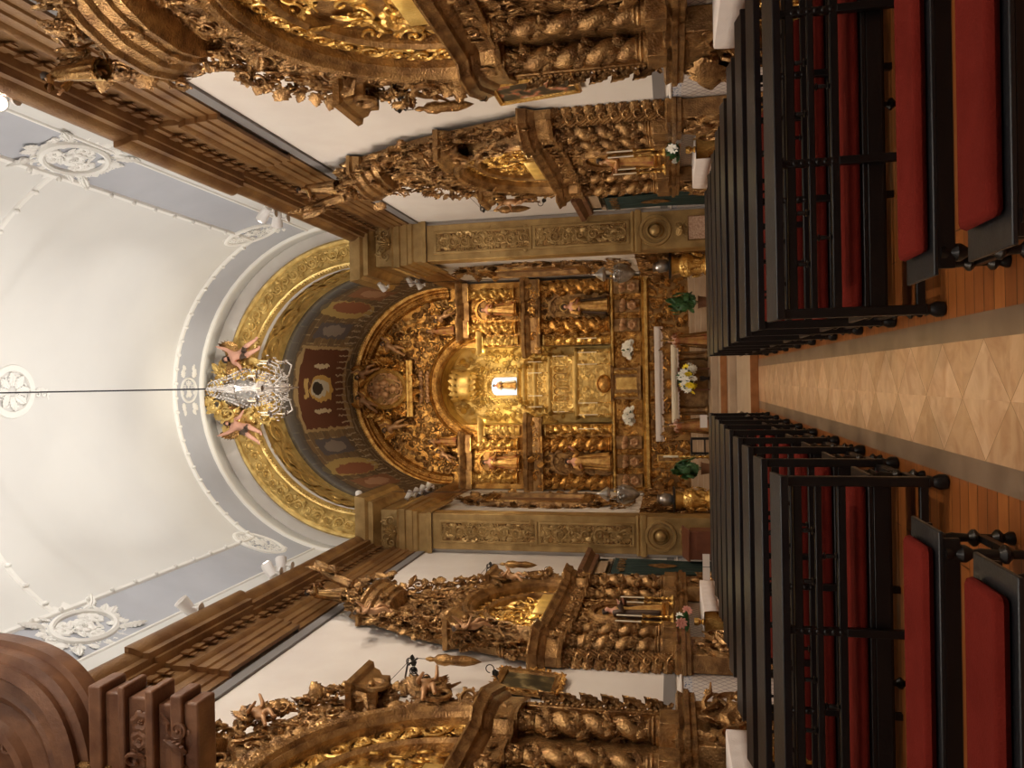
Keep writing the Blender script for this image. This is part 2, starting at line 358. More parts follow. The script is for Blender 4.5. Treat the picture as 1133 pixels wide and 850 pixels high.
# ================================================================ floor
def floor_mat():
    m=bpy.data.materials.new('marble_aisle'); m.use_nodes=True; nt=m.node_tree; b=nt.nodes['Principled BSDF']; N=nt.nodes.new; L=nt.links.new
    tc=N('ShaderNodeTexCoord'); sp=N('ShaderNodeSeparateXYZ'); L(tc.outputs['Object'],sp.inputs[0])
    def mth(op,a,b_=None,c=None):
        n=N('ShaderNodeMath'); n.operation=op
        for i,q in enumerate((a,b_,c)):
            if q is None: continue
            if isinstance(q,(int,float)): n.inputs[i].default_value=q
            else: L(q,n.inputs[i])
        return n.outputs[0]
    ax=mth('DIVIDE',mth('ABSOLUTE',sp.outputs[0]),.32)
    ph=mth('DIVIDE',mth('SUBTRACT',sp.outputs[1],4.42),.625); fr=mth('ABSOLUTE',mth('SUBTRACT',mth('FRACT',mth('ADD',ph,.5)),.5)); ay=mth('MULTIPLY',fr,2.)
    s=mth('ADD',ax,ay); dia=mth('LESS_THAN',s,1.)
    joint=mth('LESS_THAN',mth('ABSOLUTE',mth('SUBTRACT',s,1.)),.012)
    cell=mth('FLOOR',mth('ADD',ph,.5)); cmb=N('ShaderNodeCombineXYZ'); L(mth('ADD',cell,mth('MULTIPLY',dia,37.)),cmb.inputs[0]); L(mth('MULTIPLY',mth('SIGN',sp.outputs[0]),mth('SUBTRACT',1.,dia)),cmb.inputs[1])
    wn=N('ShaderNodeTexWhiteNoise'); L(cmb.outputs[0],wn.inputs[0])
    nz=N('ShaderNodeTexNoise'); nz.inputs['Scale'].default_value=5.; nz.inputs['Detail'].default_value=7; nz.inputs['Distortion'].default_value=1.2
    va=N('ShaderNodeVectorMath'); va.operation='ADD'; L(tc.outputs['Object'],va.inputs[0]); L(wn.outputs['Color'],va.inputs[1]); L(va.outputs[0],nz.inputs['Vector'])
    r=N('ShaderNodeValToRGB'); e=r.color_ramp.elements; e[0].position=.3; e[0].color=(.47,.25,.125,1); e[1].position=.62; e[1].color=(.64,.40,.22,1); L(nz.outputs[0],r.inputs[0])
    mx=N('ShaderNodeMix'); mx.data_type='RGBA'; mx.blend_type='MULTIPLY'; mx.inputs[0].default_value=1.; L(r.outputs[0],mx.inputs[6])
    g=mth('ADD',.80,mth('ADD',mth('MULTIPLY',dia,.16),mth('MULTIPLY',wn.outputs[0],.16))); cc=N('ShaderNodeCombineColor'); L(g,cc.inputs[0]); L(mth('ADD',g,mth('MULTIPLY',dia,.05)),cc.inputs[1]); L(mth('ADD',g,mth('MULTIPLY',dia,.12)),cc.inputs[2]); L(cc.outputs[0],mx.inputs[7])
    m2=N('ShaderNodeMix'); m2.data_type='RGBA'; L(joint,m2.inputs[0]); L(mx.outputs[2],m2.inputs[6]); m2.inputs[7].default_value=(.30,.17,.08,1)
    L(m2.outputs[2],b.inputs['Base Color']); b.inputs['Roughness'].default_value=.28
    return m
def wood_floor():
    m=bpy.data.materials.new('orange_floorboards'); m.use_nodes=True; nt=m.node_tree; b=nt.nodes['Principled BSDF']; N=nt.nodes.new; L=nt.links.new
    tc=N('ShaderNodeTexCoord'); br=N('ShaderNodeTexBrick'); br.inputs['Scale'].default_value=1.; br.inputs['Brick Width'].default_value=1.9; br.inputs['Row Height'].default_value=.13; br.inputs['Mortar Size'].default_value=.004
    br.inputs['Color1'].default_value=(.36,.125,.03,1); br.inputs['Color2'].default_value=(.25,.08,.02,1); br.inputs['Mortar'].default_value=(.05,.018,.006,1); L(tc.outputs['Object'],br.inputs['Vector'])
    mp=N('ShaderNodeMapping'); mp.inputs['Scale'].default_value=(2,14,1); L(tc.outputs['Object'],mp.inputs[0]); nz=N('ShaderNodeTexNoise'); nz.inputs['Scale'].default_value=2.; nz.inputs['Detail'].default_value=6; L(mp.outputs[0],nz.inputs['Vector'])
    mx=N('ShaderNodeMix'); mx.data_type='RGBA'; mx.blend_type='MULTIPLY'; mx.inputs[0].default_value=.7; L(br.outputs[0],mx.inputs[6]); r=N('ShaderNodeValToRGB'); r.color_ramp.elements[0].color=(.45,.38,.3,1); r.color_ramp.elements[1].color=(1.25,1.2,1.1,1); L(nz.outputs[0],r.inputs[0]); L(r.outputs[0],mx.inputs[7])
    L(mx.outputs[2],b.inputs['Base Color']); b.inputs['Roughness'].default_value=.34; return m
M['wood']=wood_floor(); M['marble']=floor_mat()
M['border']=mat('brown_stone_border',(.23,.155,.10),.3,0,(.17,.11,.07),3)
fl=obj('floor',box(-HW,HW,YB,15,-.2,0),'wood'); struct(fl)
struct(obj('floor',box(-.32,.32,YB,15,-.1,.004),'marble'))
for s in (1,-1): struct(obj('floor',box(min(s*.32,s*.46),max(s*.32,s*.46),YB,15,-.1,.003),'border'))
# steps up to the chancel
def step(y0,y1,z,x=HW,rm='riser',tm='steps'):
    struct(obj('floor',box(-x,x,y0+.03,y1,-.2,z),tm)); struct(obj('trim_1',box(-x,x,y0,y0+.05,z-.145,z+.004),rm,bevel=.006))
step(15,18.2,.15); step(18.2,19.,.30,rm='steps'); step(19.,20.,.45); step(20.,26.5,.60,x=4.2,rm='steps')
for i,(y,w) in enumerate(((22.75,3.4),(23.0,3.35),(23.25,3.3))): struct(obj('floor',box(-w,w,y,26.4,.6+.15*i,.75+.15*i),'steps',bevel=.01))
# ================================================================ walls
def tile_mat():
    m=bpy.data.materials.new('blue_lattice_tiles'); m.use_nodes=True; nt=m.node_tree; b=nt.nodes['Principled BSDF']; N=nt.nodes.new; L=nt.links.new
    tc=N('ShaderNodeTexCoord'); sp=N('ShaderNodeSeparateXYZ'); L(tc.outputs['Object'],sp.inputs[0])
    def mth(op,a,b_=None):
        n=N('ShaderNodeMath'); n.operation=op
        for i,q in enumerate((a,b_)):
            if q is None: continue
            if isinstance(q,(int,float)): n.inputs[i].default_value=q
            else: L(q,n.inputs[i])
        return n.outputs[0]
    d=[]
    for sg in (1,-1):
        t=mth('FRACT',mth('DIVIDE',mth('ADD',sp.outputs[1],mth('MULTIPLY',sp.outputs[2],sg)),.14)); d.append(mth('LESS_THAN',mth('ABSOLUTE',mth('SUBTRACT',t,.5)),.07))
    lt=mth('MAXIMUM',d[0],d[1]); bd=mth('GREATER_THAN',sp.outputs[2],1.38)
    vo=N('ShaderNodeTexVoronoi'); vo.inputs['Scale'].default_value=22; L(tc.outputs['Object'],vo.inputs['Vector']); bp=mth('LESS_THAN',vo.outputs[0],.35)
    a=N('ShaderNodeMix'); a.data_type='RGBA'; L(lt,a.inputs[0]); a.inputs[6].default_value=(.62,.58,.55,1); a.inputs[7].default_value=(.30,.28,.30,1)
    c=N('ShaderNodeMix'); c.data_type='RGBA'; L(bp,c.inputs[0]); c.inputs[6].default_value=(.55,.56,.60,1); c.inputs[7].default_value=(.12,.17,.30,1)
    e=N('ShaderNodeMix'); e.data_type='RGBA'; L(bd,e.inputs[0]); L(a.outputs[2],e.inputs[6]); L(c.outputs[2],e.inputs[7]); L(e.outputs[2],b.inputs['Base Color']); b.inputs['Roughness'].default_value=.25
    return m
M['tile']=tile_mat()
for s,nm in ((-1,'left'),(1,'right')):
    a,b_=sorted((s*HW,s*(HW+.4)))
    struct(obj('wall_'+nm,box(a,b_,YB,YA,0,ZS),'plaster'))
    a,b_=sorted((s*HW,s*(HW-.03))); struct(obj('baseboard_'+nm,box(a,b_,YB,YA,0,1.52),'tile'))
    a,b_=sorted((s*HW,s*(HW-.05))); struct(obj('trim_2',box(a,b_,YB,YA,1.52,1.56),'plaster',bevel=.01)); struct(obj('trim_2',box(a,b_,YB,YA,8.22,8.42),'grey'))
    a,b_=sorted((s*HW,s*(HW-.012))); struct(obj('trim_2',box(a,b_,YB,YA,1.62,1.80),'grey'))
    # wooden entablature with a ressaut
    prof=[(0,8.46),(.07,8.46),(.07,8.62),(.10,8.64),(.10,8.80),(.13,8.82),(.13,8.98),(.17,9.01),(.19,9.06),(.12,9.08),(.12,9.42),(.16,9.44),(.18,9.50),(.30,9.54),(.30,9.60),(.40,9.62),(.40,9.74),(.44,9.77),(.50,9.84),(.52,9.92),(.52,9.96),(0,9.98)]
    ys=[YB,10.9,10.9,13.1,13.1,YA-.02]; ex=[0,0,.09,.09,0,0]
    if s>0: path=[(HW-e,y) for y,e in zip(ys,ex)][::-1]
    else: path=[(-HW+e,y) for y,e in zip(ys,ex)]
    path=[(x,y) for x,y in path]; en=obj('trim_3',sweep(path,prof) if s<0 else sweep(path,prof),'cornice'); struct(en)
    g=G()
    for k in range(62):
        y=1.5+k*.30
        if y>19.7: break
        e=.09 if 10.9<y<13.1 else 0
        x0=HW-.17-e; x1=HW-.205-e; a,b_=sorted((s*x0,s*x1)); g.add(box(a,b_,y,y+.17,9.36,9.54)); g.add(box(min(s*(x0),s*(x1+.05)),max(s*x0,s*(x1+.05)),y+.03,y+.14,9.28,9.36))
    struct(obj('trim_3',g,'cornice',smooth=False))
    # white plaster moulding above it
    pp=[(0,9.97),(.36,9.97),(.36,10.04),(.30,10.08),(.30,10.16),(.20,10.22),(.16,10.34),(.10,10.36),(.08,10.46),(0,10.5)]
    pth=[(s*HW,YA),(s*HW,YB)] if s>0 else [(s*HW,YB),(s*HW,YA)]
    struct(obj('trim_4',sweep(pth,pp),'stucco'))
# vault with painted bands
ang=[0,14,28,50,70,90,110,130,150-.4,166,180]; angs=[]
for a,b_ in zip(ang[:-1],ang[1:]): angs+=[a+(b_-a)*k/4 for k in range(4)]
angs+= [180]
yl=[YB,-1,3.6,11.5,11.9,18.3,19.45,YA]
P=[[(HW*cos(math.radians(a)),y,ZS+HW*sin(math.radians(a))) for a in angs] for y in yl]
v,f=grid(P); me=bpy.data.meshes.new('ceiling'); me.from_pydata(v.tolist(),[],f); me.materials.append(M['vault']); me.materials.append(M['vault_g'])
for p in me.polygons:
    c=p.center; a=math.degrees(math.atan2(c.z-ZS,c.x)); 
    if (a<28 or a>149.6) or 18.3<c.y<19.45: p.material_index=1
    if a<14 or a>166 or c.y>19.45: p.material_index=0
    p.use_smooth=True
o=bpy.data.objects.new('ceiling',me); C.objects.link(o); struct(o); sd=o.modifiers.new('solid','SOLIDIFY'); sd.thickness=.25; sd.offset=1
def vp(a,y,h=0): a=math.radians(a); return ((HW-h)*cos(a),y,ZS+(HW-h)*sin(a))
def rib_along(a,y0,y1,w=.05,h=.05):
    n=2; P=[]
    for y in (y0,y1): P.append([vp(a+d/HW*57.3,y,hh) for d,hh in ((-w*1.3,-.01),(-w,h*.6),(-w*.6,h),(w*.6,h),(w,h*.6),(w*1.3,-.01))])
    struct(obj('trim_5',grid(P),'stucco'))
def rib_across(y,a0,a1,w=.05,h=.05,n=60):
    P=[[vp(a0+(a1-a0)*i/n,y+d,hh) for d,hh in ((-w*1.3,-.01),(-w,h*.6),(-w*.6,h),(w*.6,h),(w,h*.6),(w*1.3,-.01))] for i in range(n+1)]
    struct(obj('trim_5',grid(P),'stucco'))
for a in (28,149.6): rib_along(a,YB,18.3)
rib_across(18.27,28,149.6,.06,.06); rib_across(19.45,8,172,.07,.07); rib_across(11.7,28,149.6,.05,.04); rib_across(3.6,28,149.6,.05,.04)
for a in (14,166): rib_along(a,YB,19.4,.03,.03)
# small ribbon knots on the ribs
g=G()
for a in (28,149.6):
    for k in range(22):
        y=4+k*.65
        p=vp(a,y,.055); g.add(ell(.06,.05,.045,8,5,p))
for k in range(24):
    p=vp(32+k*5,18.27,.06); g.add(ell(.05,.07,.045,8,5,p))
for k in range(18):
    if abs(k-8.5)>2.4: g.add(ell(.05,.07,.045,8,5,vp(34+k*6.6,11.7,.05)))
struct(obj('trim_5',g,'stucco'))
# stucco ornaments on the vault
def onvault(a,y,rot=0,s=1.): 
    """local x = along nave (+y), local z = up the curve, local -y = into the room"""
    ar=math.radians(a); X=Vector((0,1,0)); Z=Vector((-sin(ar),cos(ar)*0,cos(ar))); Nn=Vector((cos(ar),0,sin(ar)))
    m=Matrix(((X.x,Nn.x,Z.x),(X.y,Nn.y,Z.y),(X.z,Nn.z,Z.z))).to_4x4()
    p=vp(a,y,.01); return Matrix.Translation(p)@m@Matrix.Rotation(rot,4,'Y')@Matrix.Scale(s,4)
def medal(kind,label,a,y,rot,s,group='stucco ornaments of the vault'):
    t=thing('stucco_medallion',label,'plaster ornament',group=group); t.matrix_world=onvault(a,y,rot,s)
    if kind=='oval':
        obj('oval_frame',arcband(0,0,.62,.42,0,2*PI,[(-.05,0),(-.04,.06),(0,.09),(.05,.06),(.07,0)],48),'stucco',t)
        g=G(); relief(g,-.5,.5,-.32,.32,.17,.8,3,jr=0,inside=lambda x,z:(x/.52)**2+(z/.33)**2<1); g.add(RO,tr(0,0,0,s=.34,sy=1.2)); obj('foliage_rosette',g,'stucco',t)
        g=G(); crest(g,[(.70*cos(q),.5*sin(q)) for q in np.linspace(2*PI,0,40)],.24,5,depth=.7,step=.45,rj=.2); obj('leaf_border',g,'stucco',t)
        for sx,sz in ((1,1),(-1,1),(1,-1),(-1,-1)):
            g=G(); g.add(LF,tr(.55*sx,0,.38*sz,ry=sx*(.9 if sz>0 else 2.2),s=.42,sx=.7)); g.add(SC2,tr(.66*sx,0,.44*sz,s=.2,sx=sx)); g.add(BO,tr(.92*sx,0,.6*sz if sz>0 else -.62,s=.08)); obj('corner_leaf',g,'stucco',t)
    elif kind=='corner':
        obj('spandrel_frame',arcband(0,0,.66,.40,0,2*PI,[(-.06,0),(-.05,.04),(0,.06),(.06,.04),(.08,0)],40),'stucco',t)
        g=G(); relief(g,-.56,.56,-.32,.32,.16,.8,8,jr=0,inside=lambda x,z:(x/.56)**2+(z/.34)**2<1); obj('shell_tracery',g,'stucco',t)
        g=G(); relief(g,-1.02,-.58,-.20,.20,.18,.7,9,jr=0,inside=lambda x,z:abs(z)<.26+(x+.58)*.4); obj('leaf_spray',g,'stucco',t); g=G(); relief(g,.58,1.02,-.2,.2,.18,.7,10,jr=0,inside=lambda x,z:abs(z)<.26-(x-.58)*.4); obj('leaf_spray',g,'stucco',t)
    elif kind=='apex':
        obj('round_frame',arcband(0,0,.34,.34,0,2*PI,[(-.03,0),(-.02,.04),(.02,.05),(.04,0)],36),'stucco',t)
        g=G(); relief(g,-.26,.26,-.26,.26,.13,.7,13,jr=0,inside=lambda x,z:x*x+z*z<.26**2); obj('foliage_rosette',g,'stucco',t)
        for sz in (1,-1):
            g=G()
            for q,(w,h) in enumerate(((.20,.42),(.15,.58),(.10,.74),(.06,.92),(.05,1.08))):
                for sx in (1,-1): g.add(LF2,tr(sx*w,0,sz*(h-.05),ry=(0 if sz>0 else PI)+sx*sz*.5,s=.28-.03*q,sy=.8))
            obj('leaf_spray',g,'stucco',t)
    else:
        obj('round_frame',arcband(0,0,.50,.50,0,2*PI,[(-.08,0),(-.06,.05),(.06,.05),(.08,0)],44),'stucco',t)
        g=G(); 
        for k in range(8):
            a_=k*PI/4; g.add(LF,tr(.10*sin(a_),0,.10*cos(a_),ry=a_,s=.34,sx=.9,sy=.6)); g.add(SC2,tr(.3*sin(a_+.4),0,.3*cos(a_+.4),ry=a_,s=.16,sy=.6))
        obj('openwork_rosette',g,'stucco',t)
        g=G(); relief(g,.55,.95,-.16,.16,.15,.6,14,jr=0); obj('leaf_spray',g,'stucco',t); g=G(); relief(g,-.95,-.55,-.16,.16,.15,.6,15,jr=0); obj('leaf_spray',g,'stucco',t)
    return t
medal('oval','white stucco oval medallion on the right vault band, above the nearer right altarpiece',20.5,11.6,0,1.0)
medal('oval','white stucco oval medallion on the grey vault band above the dark carved organ case',156.8,11.8,PI,1.0)
medal('corner','white stucco corner cartouche on the vault beside the right twin spotlights and the chancel arch',25.5,17.95,.94,1.0)
medal('corner','white stucco corner cartouche on the vault beside the left twin spotlights and the chancel arch',153,18.2,-.94,1.0)
medal('apex','small round white stucco rosette with leaf sprays at the vault crown, above the arch cartouche',89.4,18.87,0,.95)
medal('round','round openwork stucco rosette at the middle of the vault where the chandelier rod crosses it',88.5,13.1,0,.95)
# ================================================================ arch wall
RI=3.44; ZA=9.96
xs=np.linspace(-HW,HW,121)
def zi(x): return ZA+math.sqrt(max(0,RI*RI-x*x)) if abs(x)<RI else .45
def zv(x): return ZS+math.sqrt(max(0,HW*HW-x*x))+.05
g=G(); xs1=list(np.linspace(-RI+.001,RI-.001,100)); g.add(slab(xs1,zi,zv,YA,YA+.4))
g.add(slab(list(np.linspace(RI,HW,12)),lambda x:.0,zv,YA,YA+.4)); g.add(slab(list(np.linspace(-HW,-RI,12)),lambda x:.0,zv,YA,YA+.4))
struct(obj('wall_front',g,'plaster'))
# chancel walls, vault, back
RC=3.5
for s,nm in ((-1,'left'),(1,'right')):
    a,b_=sorted((s*RC,s*(RC+.4))); struct(obj('wall_chancel_'+nm,box(a,b_,YA+.4,26.6,0.,9.2),'plaster'))
    prof=[(0,8.30),(.05,8.30),(.05,8.42),(.08,8.44),(.08,8.6),(.16,8.66),(.22,8.74),(.24,8.86),(.24,8.92),(0,8.95)]
    pth=[(s*RC,25.1),(s*RC,20.4)] if s>0 else [(s*RC,20.4),(s*RC,25.1)]
    struct(obj('trim_6',sweep(pth,prof),'cornice'))
struct(obj('wall_back',box(-4,4,26.5,26.8,0,13.5),'plaster')); struct(obj('wall_rear',box(-4.9,4.9,YB-.3,YB,-.2,15),'plaster'))
def painted():
    m=bpy.data.materials.new('painted_chancel_vault'); m.use_nodes=True; nt=m.node_tree; b=nt.nodes['Principled BSDF']; N=nt.nodes.new; L=nt.links.new
    tc=N('ShaderNodeTexCoord'); uv=N('ShaderNodeSeparateXYZ'); L(tc.outputs['UV'],uv.inputs[0])
    def mth(op,a,b_=None):
        n=N('ShaderNodeMath'); n.operation=op
        for i,q in enumerate((a,b_)):
            if q is None: continue
            if isinstance(q,(int,float)): n.inputs[i].default_value=q
            else: L(q,n.inputs[i])
        return n.outputs[0]
    def mixc(fac,a,c):
        n=N('ShaderNodeMix'); n.data_type='RGBA'; L(fac,n.inputs[0])
        for i,q in ((6,a),(7,c)):
            if isinstance(q,tuple): n.inputs[i].default_value=(*q,1)
            else: L(q,n.inputs[i])
        return n.outputs[2]
    dn=N('ShaderNodeTexNoise'); dn.inputs['Scale'].default_value=22; dn.inputs['Detail'].default_value=3; L(tc.outputs['UV'],dn.inputs['Vector']); ds=N('ShaderNodeSeparateColor'); L(dn.outputs['Color'],ds.inputs[0])
    U=mth('ADD',uv.outputs[0],mth('MULTIPLY',mth('SUBTRACT',ds.outputs[0],.5),.022)); V=mth('ADD',uv.outputs[1],mth('MULTIPLY',mth('SUBTRACT',ds.outputs[1],.5),.11))   # U across the arch 0..1, V along depth 0..1
    Um=mth('ABSOLUTE',mth('SUBTRACT',U,.5))
    br=N('ShaderNodeTexBrick'); br.inputs['Color1'].default_value=(.11,.075,.045,1); br.inputs['Color2'].default_value=(.20,.125,.06,1); br.inputs['Mortar'].default_value=(.33,.25,.14,1); br.inputs['Scale'].default_value=1; br.inputs['Mortar Size'].default_value=.0022; br.inputs['Brick Width'].default_value=.055; br.inputs['Row Height'].default_value=.085; br.offset=.5
    nz=N('ShaderNodeTexNoise'); nz.inputs['Scale'].default_value=14; nz.inputs['Detail'].default_value=6; L(tc.outputs['UV'],nz.inputs['Vector'])
    L(tc.outputs['UV'],br.inputs['Vector'])
    nr=N('ShaderNodeValToRGB'); nr.color_ramp.elements[0].position=.42; nr.color_ramp.elements[0].color=(.03,.032,.03,1); nr.color_ramp.elements[1].position=.6; nr.color_ramp.elements[1].color=(.17,.10,.045,1); L(nz.outputs[0],nr.inputs[0])
    base=mixc(mth('MULTIPLY',mth('GREATER_THAN',nz.outputs[0],.5),.45),br.outputs[0],nr.outputs[0])
    def rect(c,hw,v0,v1): return mth('MULTIPLY',mth('LESS_THAN',mth('ABSOLUTE',mth('SUBTRACT',Um,c)),hw),mth('MULTIPLY',mth('GREATER_THAN',V,v0),mth('LESS_THAN',V,v1)))
    def oval(c,ru,v,rv): 
        a=mth('DIVIDE',mth('SUBTRACT',Um,c),ru); d=mth('DIVIDE',mth('SUBTRACT',V,v),rv); return mth('LESS_THAN',mth('ADD',mth('MULTIPLY',a,a),mth('MULTIPLY',d,d)),1.)
    col=mixc(rect(0,.135,.14,.78),base,(.36,.25,.12)); col=mixc(rect(0,.125,.18,.74),col,(.105,.032,.016))
    col=mixc(rect(0,.030,.24,.30),col,(.50,.33,.12)); col=mixc(oval(.07,.008,.45,.10),col,(.55,.45,.3)); col=mixc(oval(0,.043,.46,.15),col,(.50,.31,.09)); col=mixc(oval(0,.030,.44,.11),col,(.50,.46,.38)); col=mixc(oval(0,.020,.42,.07),col,(.03,.02,.015))
    col=mixc(rect(.19,.028,.22,.62),col,(.10,.085,.09)); col=mixc(oval(.19,.02,.42,.14),col,(.23,.19,.16))
    col=mixc(oval(.275,.038,.40,.34),col,(.40,.28,.10)); col=mixc(oval(.285,.026,.42,.24),col,(.26,.10,.05))
    col=mixc(rect(.36,.03,.20,.66),col,(.26,.12,.06)); col=mixc(oval(.36,.02,.44,.15),col,(.42,.24,.14))
    bw=mth('MULTIPLY',mth('LESS_THAN',mth('FRACT',mth('MULTIPLY',V,16.)),.22),mth('GREATER_THAN',V,.78)); col=mixc(bw,col,(.34,.27,.17)); bu=mth('MULTIPLY',mth('LESS_THAN',mth('FRACT',mth('MULTIPLY',U,46.)),.2),mth('MULTIPLY',mth('GREATER_THAN',V,.64),mth('LESS_THAN',V,.78))); col=mixc(bu,col,(.42,.35,.25))
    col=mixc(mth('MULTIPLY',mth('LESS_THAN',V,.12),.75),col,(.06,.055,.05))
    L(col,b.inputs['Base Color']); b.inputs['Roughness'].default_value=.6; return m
M['painted']=painted()
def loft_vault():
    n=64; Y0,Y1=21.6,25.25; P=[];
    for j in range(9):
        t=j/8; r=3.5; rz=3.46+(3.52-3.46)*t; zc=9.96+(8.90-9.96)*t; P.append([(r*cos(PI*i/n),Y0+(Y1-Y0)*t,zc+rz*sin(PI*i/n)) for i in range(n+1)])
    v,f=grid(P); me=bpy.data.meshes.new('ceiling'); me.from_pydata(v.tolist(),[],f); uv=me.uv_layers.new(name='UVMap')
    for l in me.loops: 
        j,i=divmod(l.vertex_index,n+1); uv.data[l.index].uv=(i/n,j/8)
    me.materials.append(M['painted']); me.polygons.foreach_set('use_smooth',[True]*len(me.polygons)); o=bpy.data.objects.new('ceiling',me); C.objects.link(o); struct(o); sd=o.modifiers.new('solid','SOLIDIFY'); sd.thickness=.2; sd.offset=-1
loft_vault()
# painted angels' robes / ribbons are part of the ceiling painting
# ================================================================ gilded arch
t=thing('gilded_arch','wide gilded archivolt of carved scrolls framing the chancel under the white vault','arch',(0,YA,0))
obj('outer_band',arcband(0,ZA,3.44,3.44,0,PI,[(0,-.1),(0,.05),(.06,.09),(.13,.04),(.16,.03),(.60,.03),(.63,.08),(.70,.10),(.76,.04),(.76,-.02)],72),'gold_y',t)
cv=lambda R:(lambda u,b:(-(R+b)*cos(PI*u),ZA+(R+b)*sin(PI*u),(u-.5)*PI))
g=G(); rinceau(g,PI*3.84,.42,y=-.03,curve=cv(3.82),seed=4,depth=1.0); obj('scroll_relief',g,'gold_y',t)
P=[]
for i in range(73):
    a=PI*i/72; P.append([(r*cos(a),y,ZA+r*sin(a)) for r,y in ((3.44,0),(3.40,.12),(3.44,.22),(3.46,.3),(3.46,1.5),(3.40,1.6),(3.38,1.75),(3.44,1.9),(3.8,1.95))])
obj('soffit_band',grid(P),'gold_y',t)
g0=G(); rinceau(g0,PI*3.44,1.15,seed=6,depth=.3); v,f=g0.data(); a=PI-v[:,0]/3.44; r=3.43+v[:,1]*1.0; y=.92-v[:,2]; obj('soffit_scroll_relief',(np.stack([r*np.cos(a),y,ZA+r*np.sin(a)],1),f),'gold_y',t)
g0=G(); 
for i in range(120): a=PI*(i+.5)/120; g0.add(ell(.035,.035,.035,6,4,(3.42*cos(a),-.06,ZA+3.42*sin(a))))
obj('bead_row',g0,'gold_y',t)
# cartouche and the two angels on the crown of the arch
t=thing('crown_cartouche','gilded rococo cartouche crowning the arch between two flesh coloured angels','cartouche',(0,YA-.32,13.55))
obj('shield',lathe([(0,.25),(.3,.2),(.5,.08),(.58,0),(.5,-.02)],28),'silver',t).matrix_local=Matrix.Rotation(PI/2,4,'X')@Matrix.Diagonal((.85,1.15,.8,1))
for s in (1,-1):
    g=G(); 
    crest(g,[(s*.35,-.9),(s*.62,-.5),(s*.68,.1),(s*.55,.6),(s*.15,.85)],.42,21+s,depth=1.2,out=-s if s<0 else 1,step=.35,jy=.12); 
    relief(g,min(s*.3,s*.9),max(s*.3,s*.9),-.85,.75,.32,.8,31+s,mirror=False); obj('scroll_wing',g,'gold_y',t)
obj('shell_crest',G().add(PA,tr(0,0,.75,s=.5,sy=1.2)),'gold_y',t); obj('shell_crest',G().add(PA,tr(0,0,-.85,ry=PI,s=.5,sy=1.2)),'gold_y',t)
for s,w in ((1,'right'),(-1,'left')):
    arms=(((.20,-.02,.86),(.30,-.06,1.0)),((-.20,-.06,.66),(-.33,-.1,.60)))
    if s<0: arms=tuple(((-b[0][0],b[0][1],b[0][2]),(-b[1][0],b[1][1],b[1][2])) for b in (arms[1],arms[0]))
    lg=(((.12,-.10,.30),(.20,-.02,.10),(.24,-.06,.03)),((-.07,-.12,.30),(-.02,-.04,.08),(.02,-.1,.02)))
    if s<0: lg=tuple(tuple((-p[0],p[1],p[2]) for p in b) for b in (lg[1],lg[0]))
    putto('angel',f'pink skinned angel with raised arm seated on the {w} side of the arch cartouche',(s*1.22,YA-.42,12.75),s*.0,1.25,arms,lg,'skin',True,tilt=(0,-s*.28),cloth='robe_d',wm='gold_d')
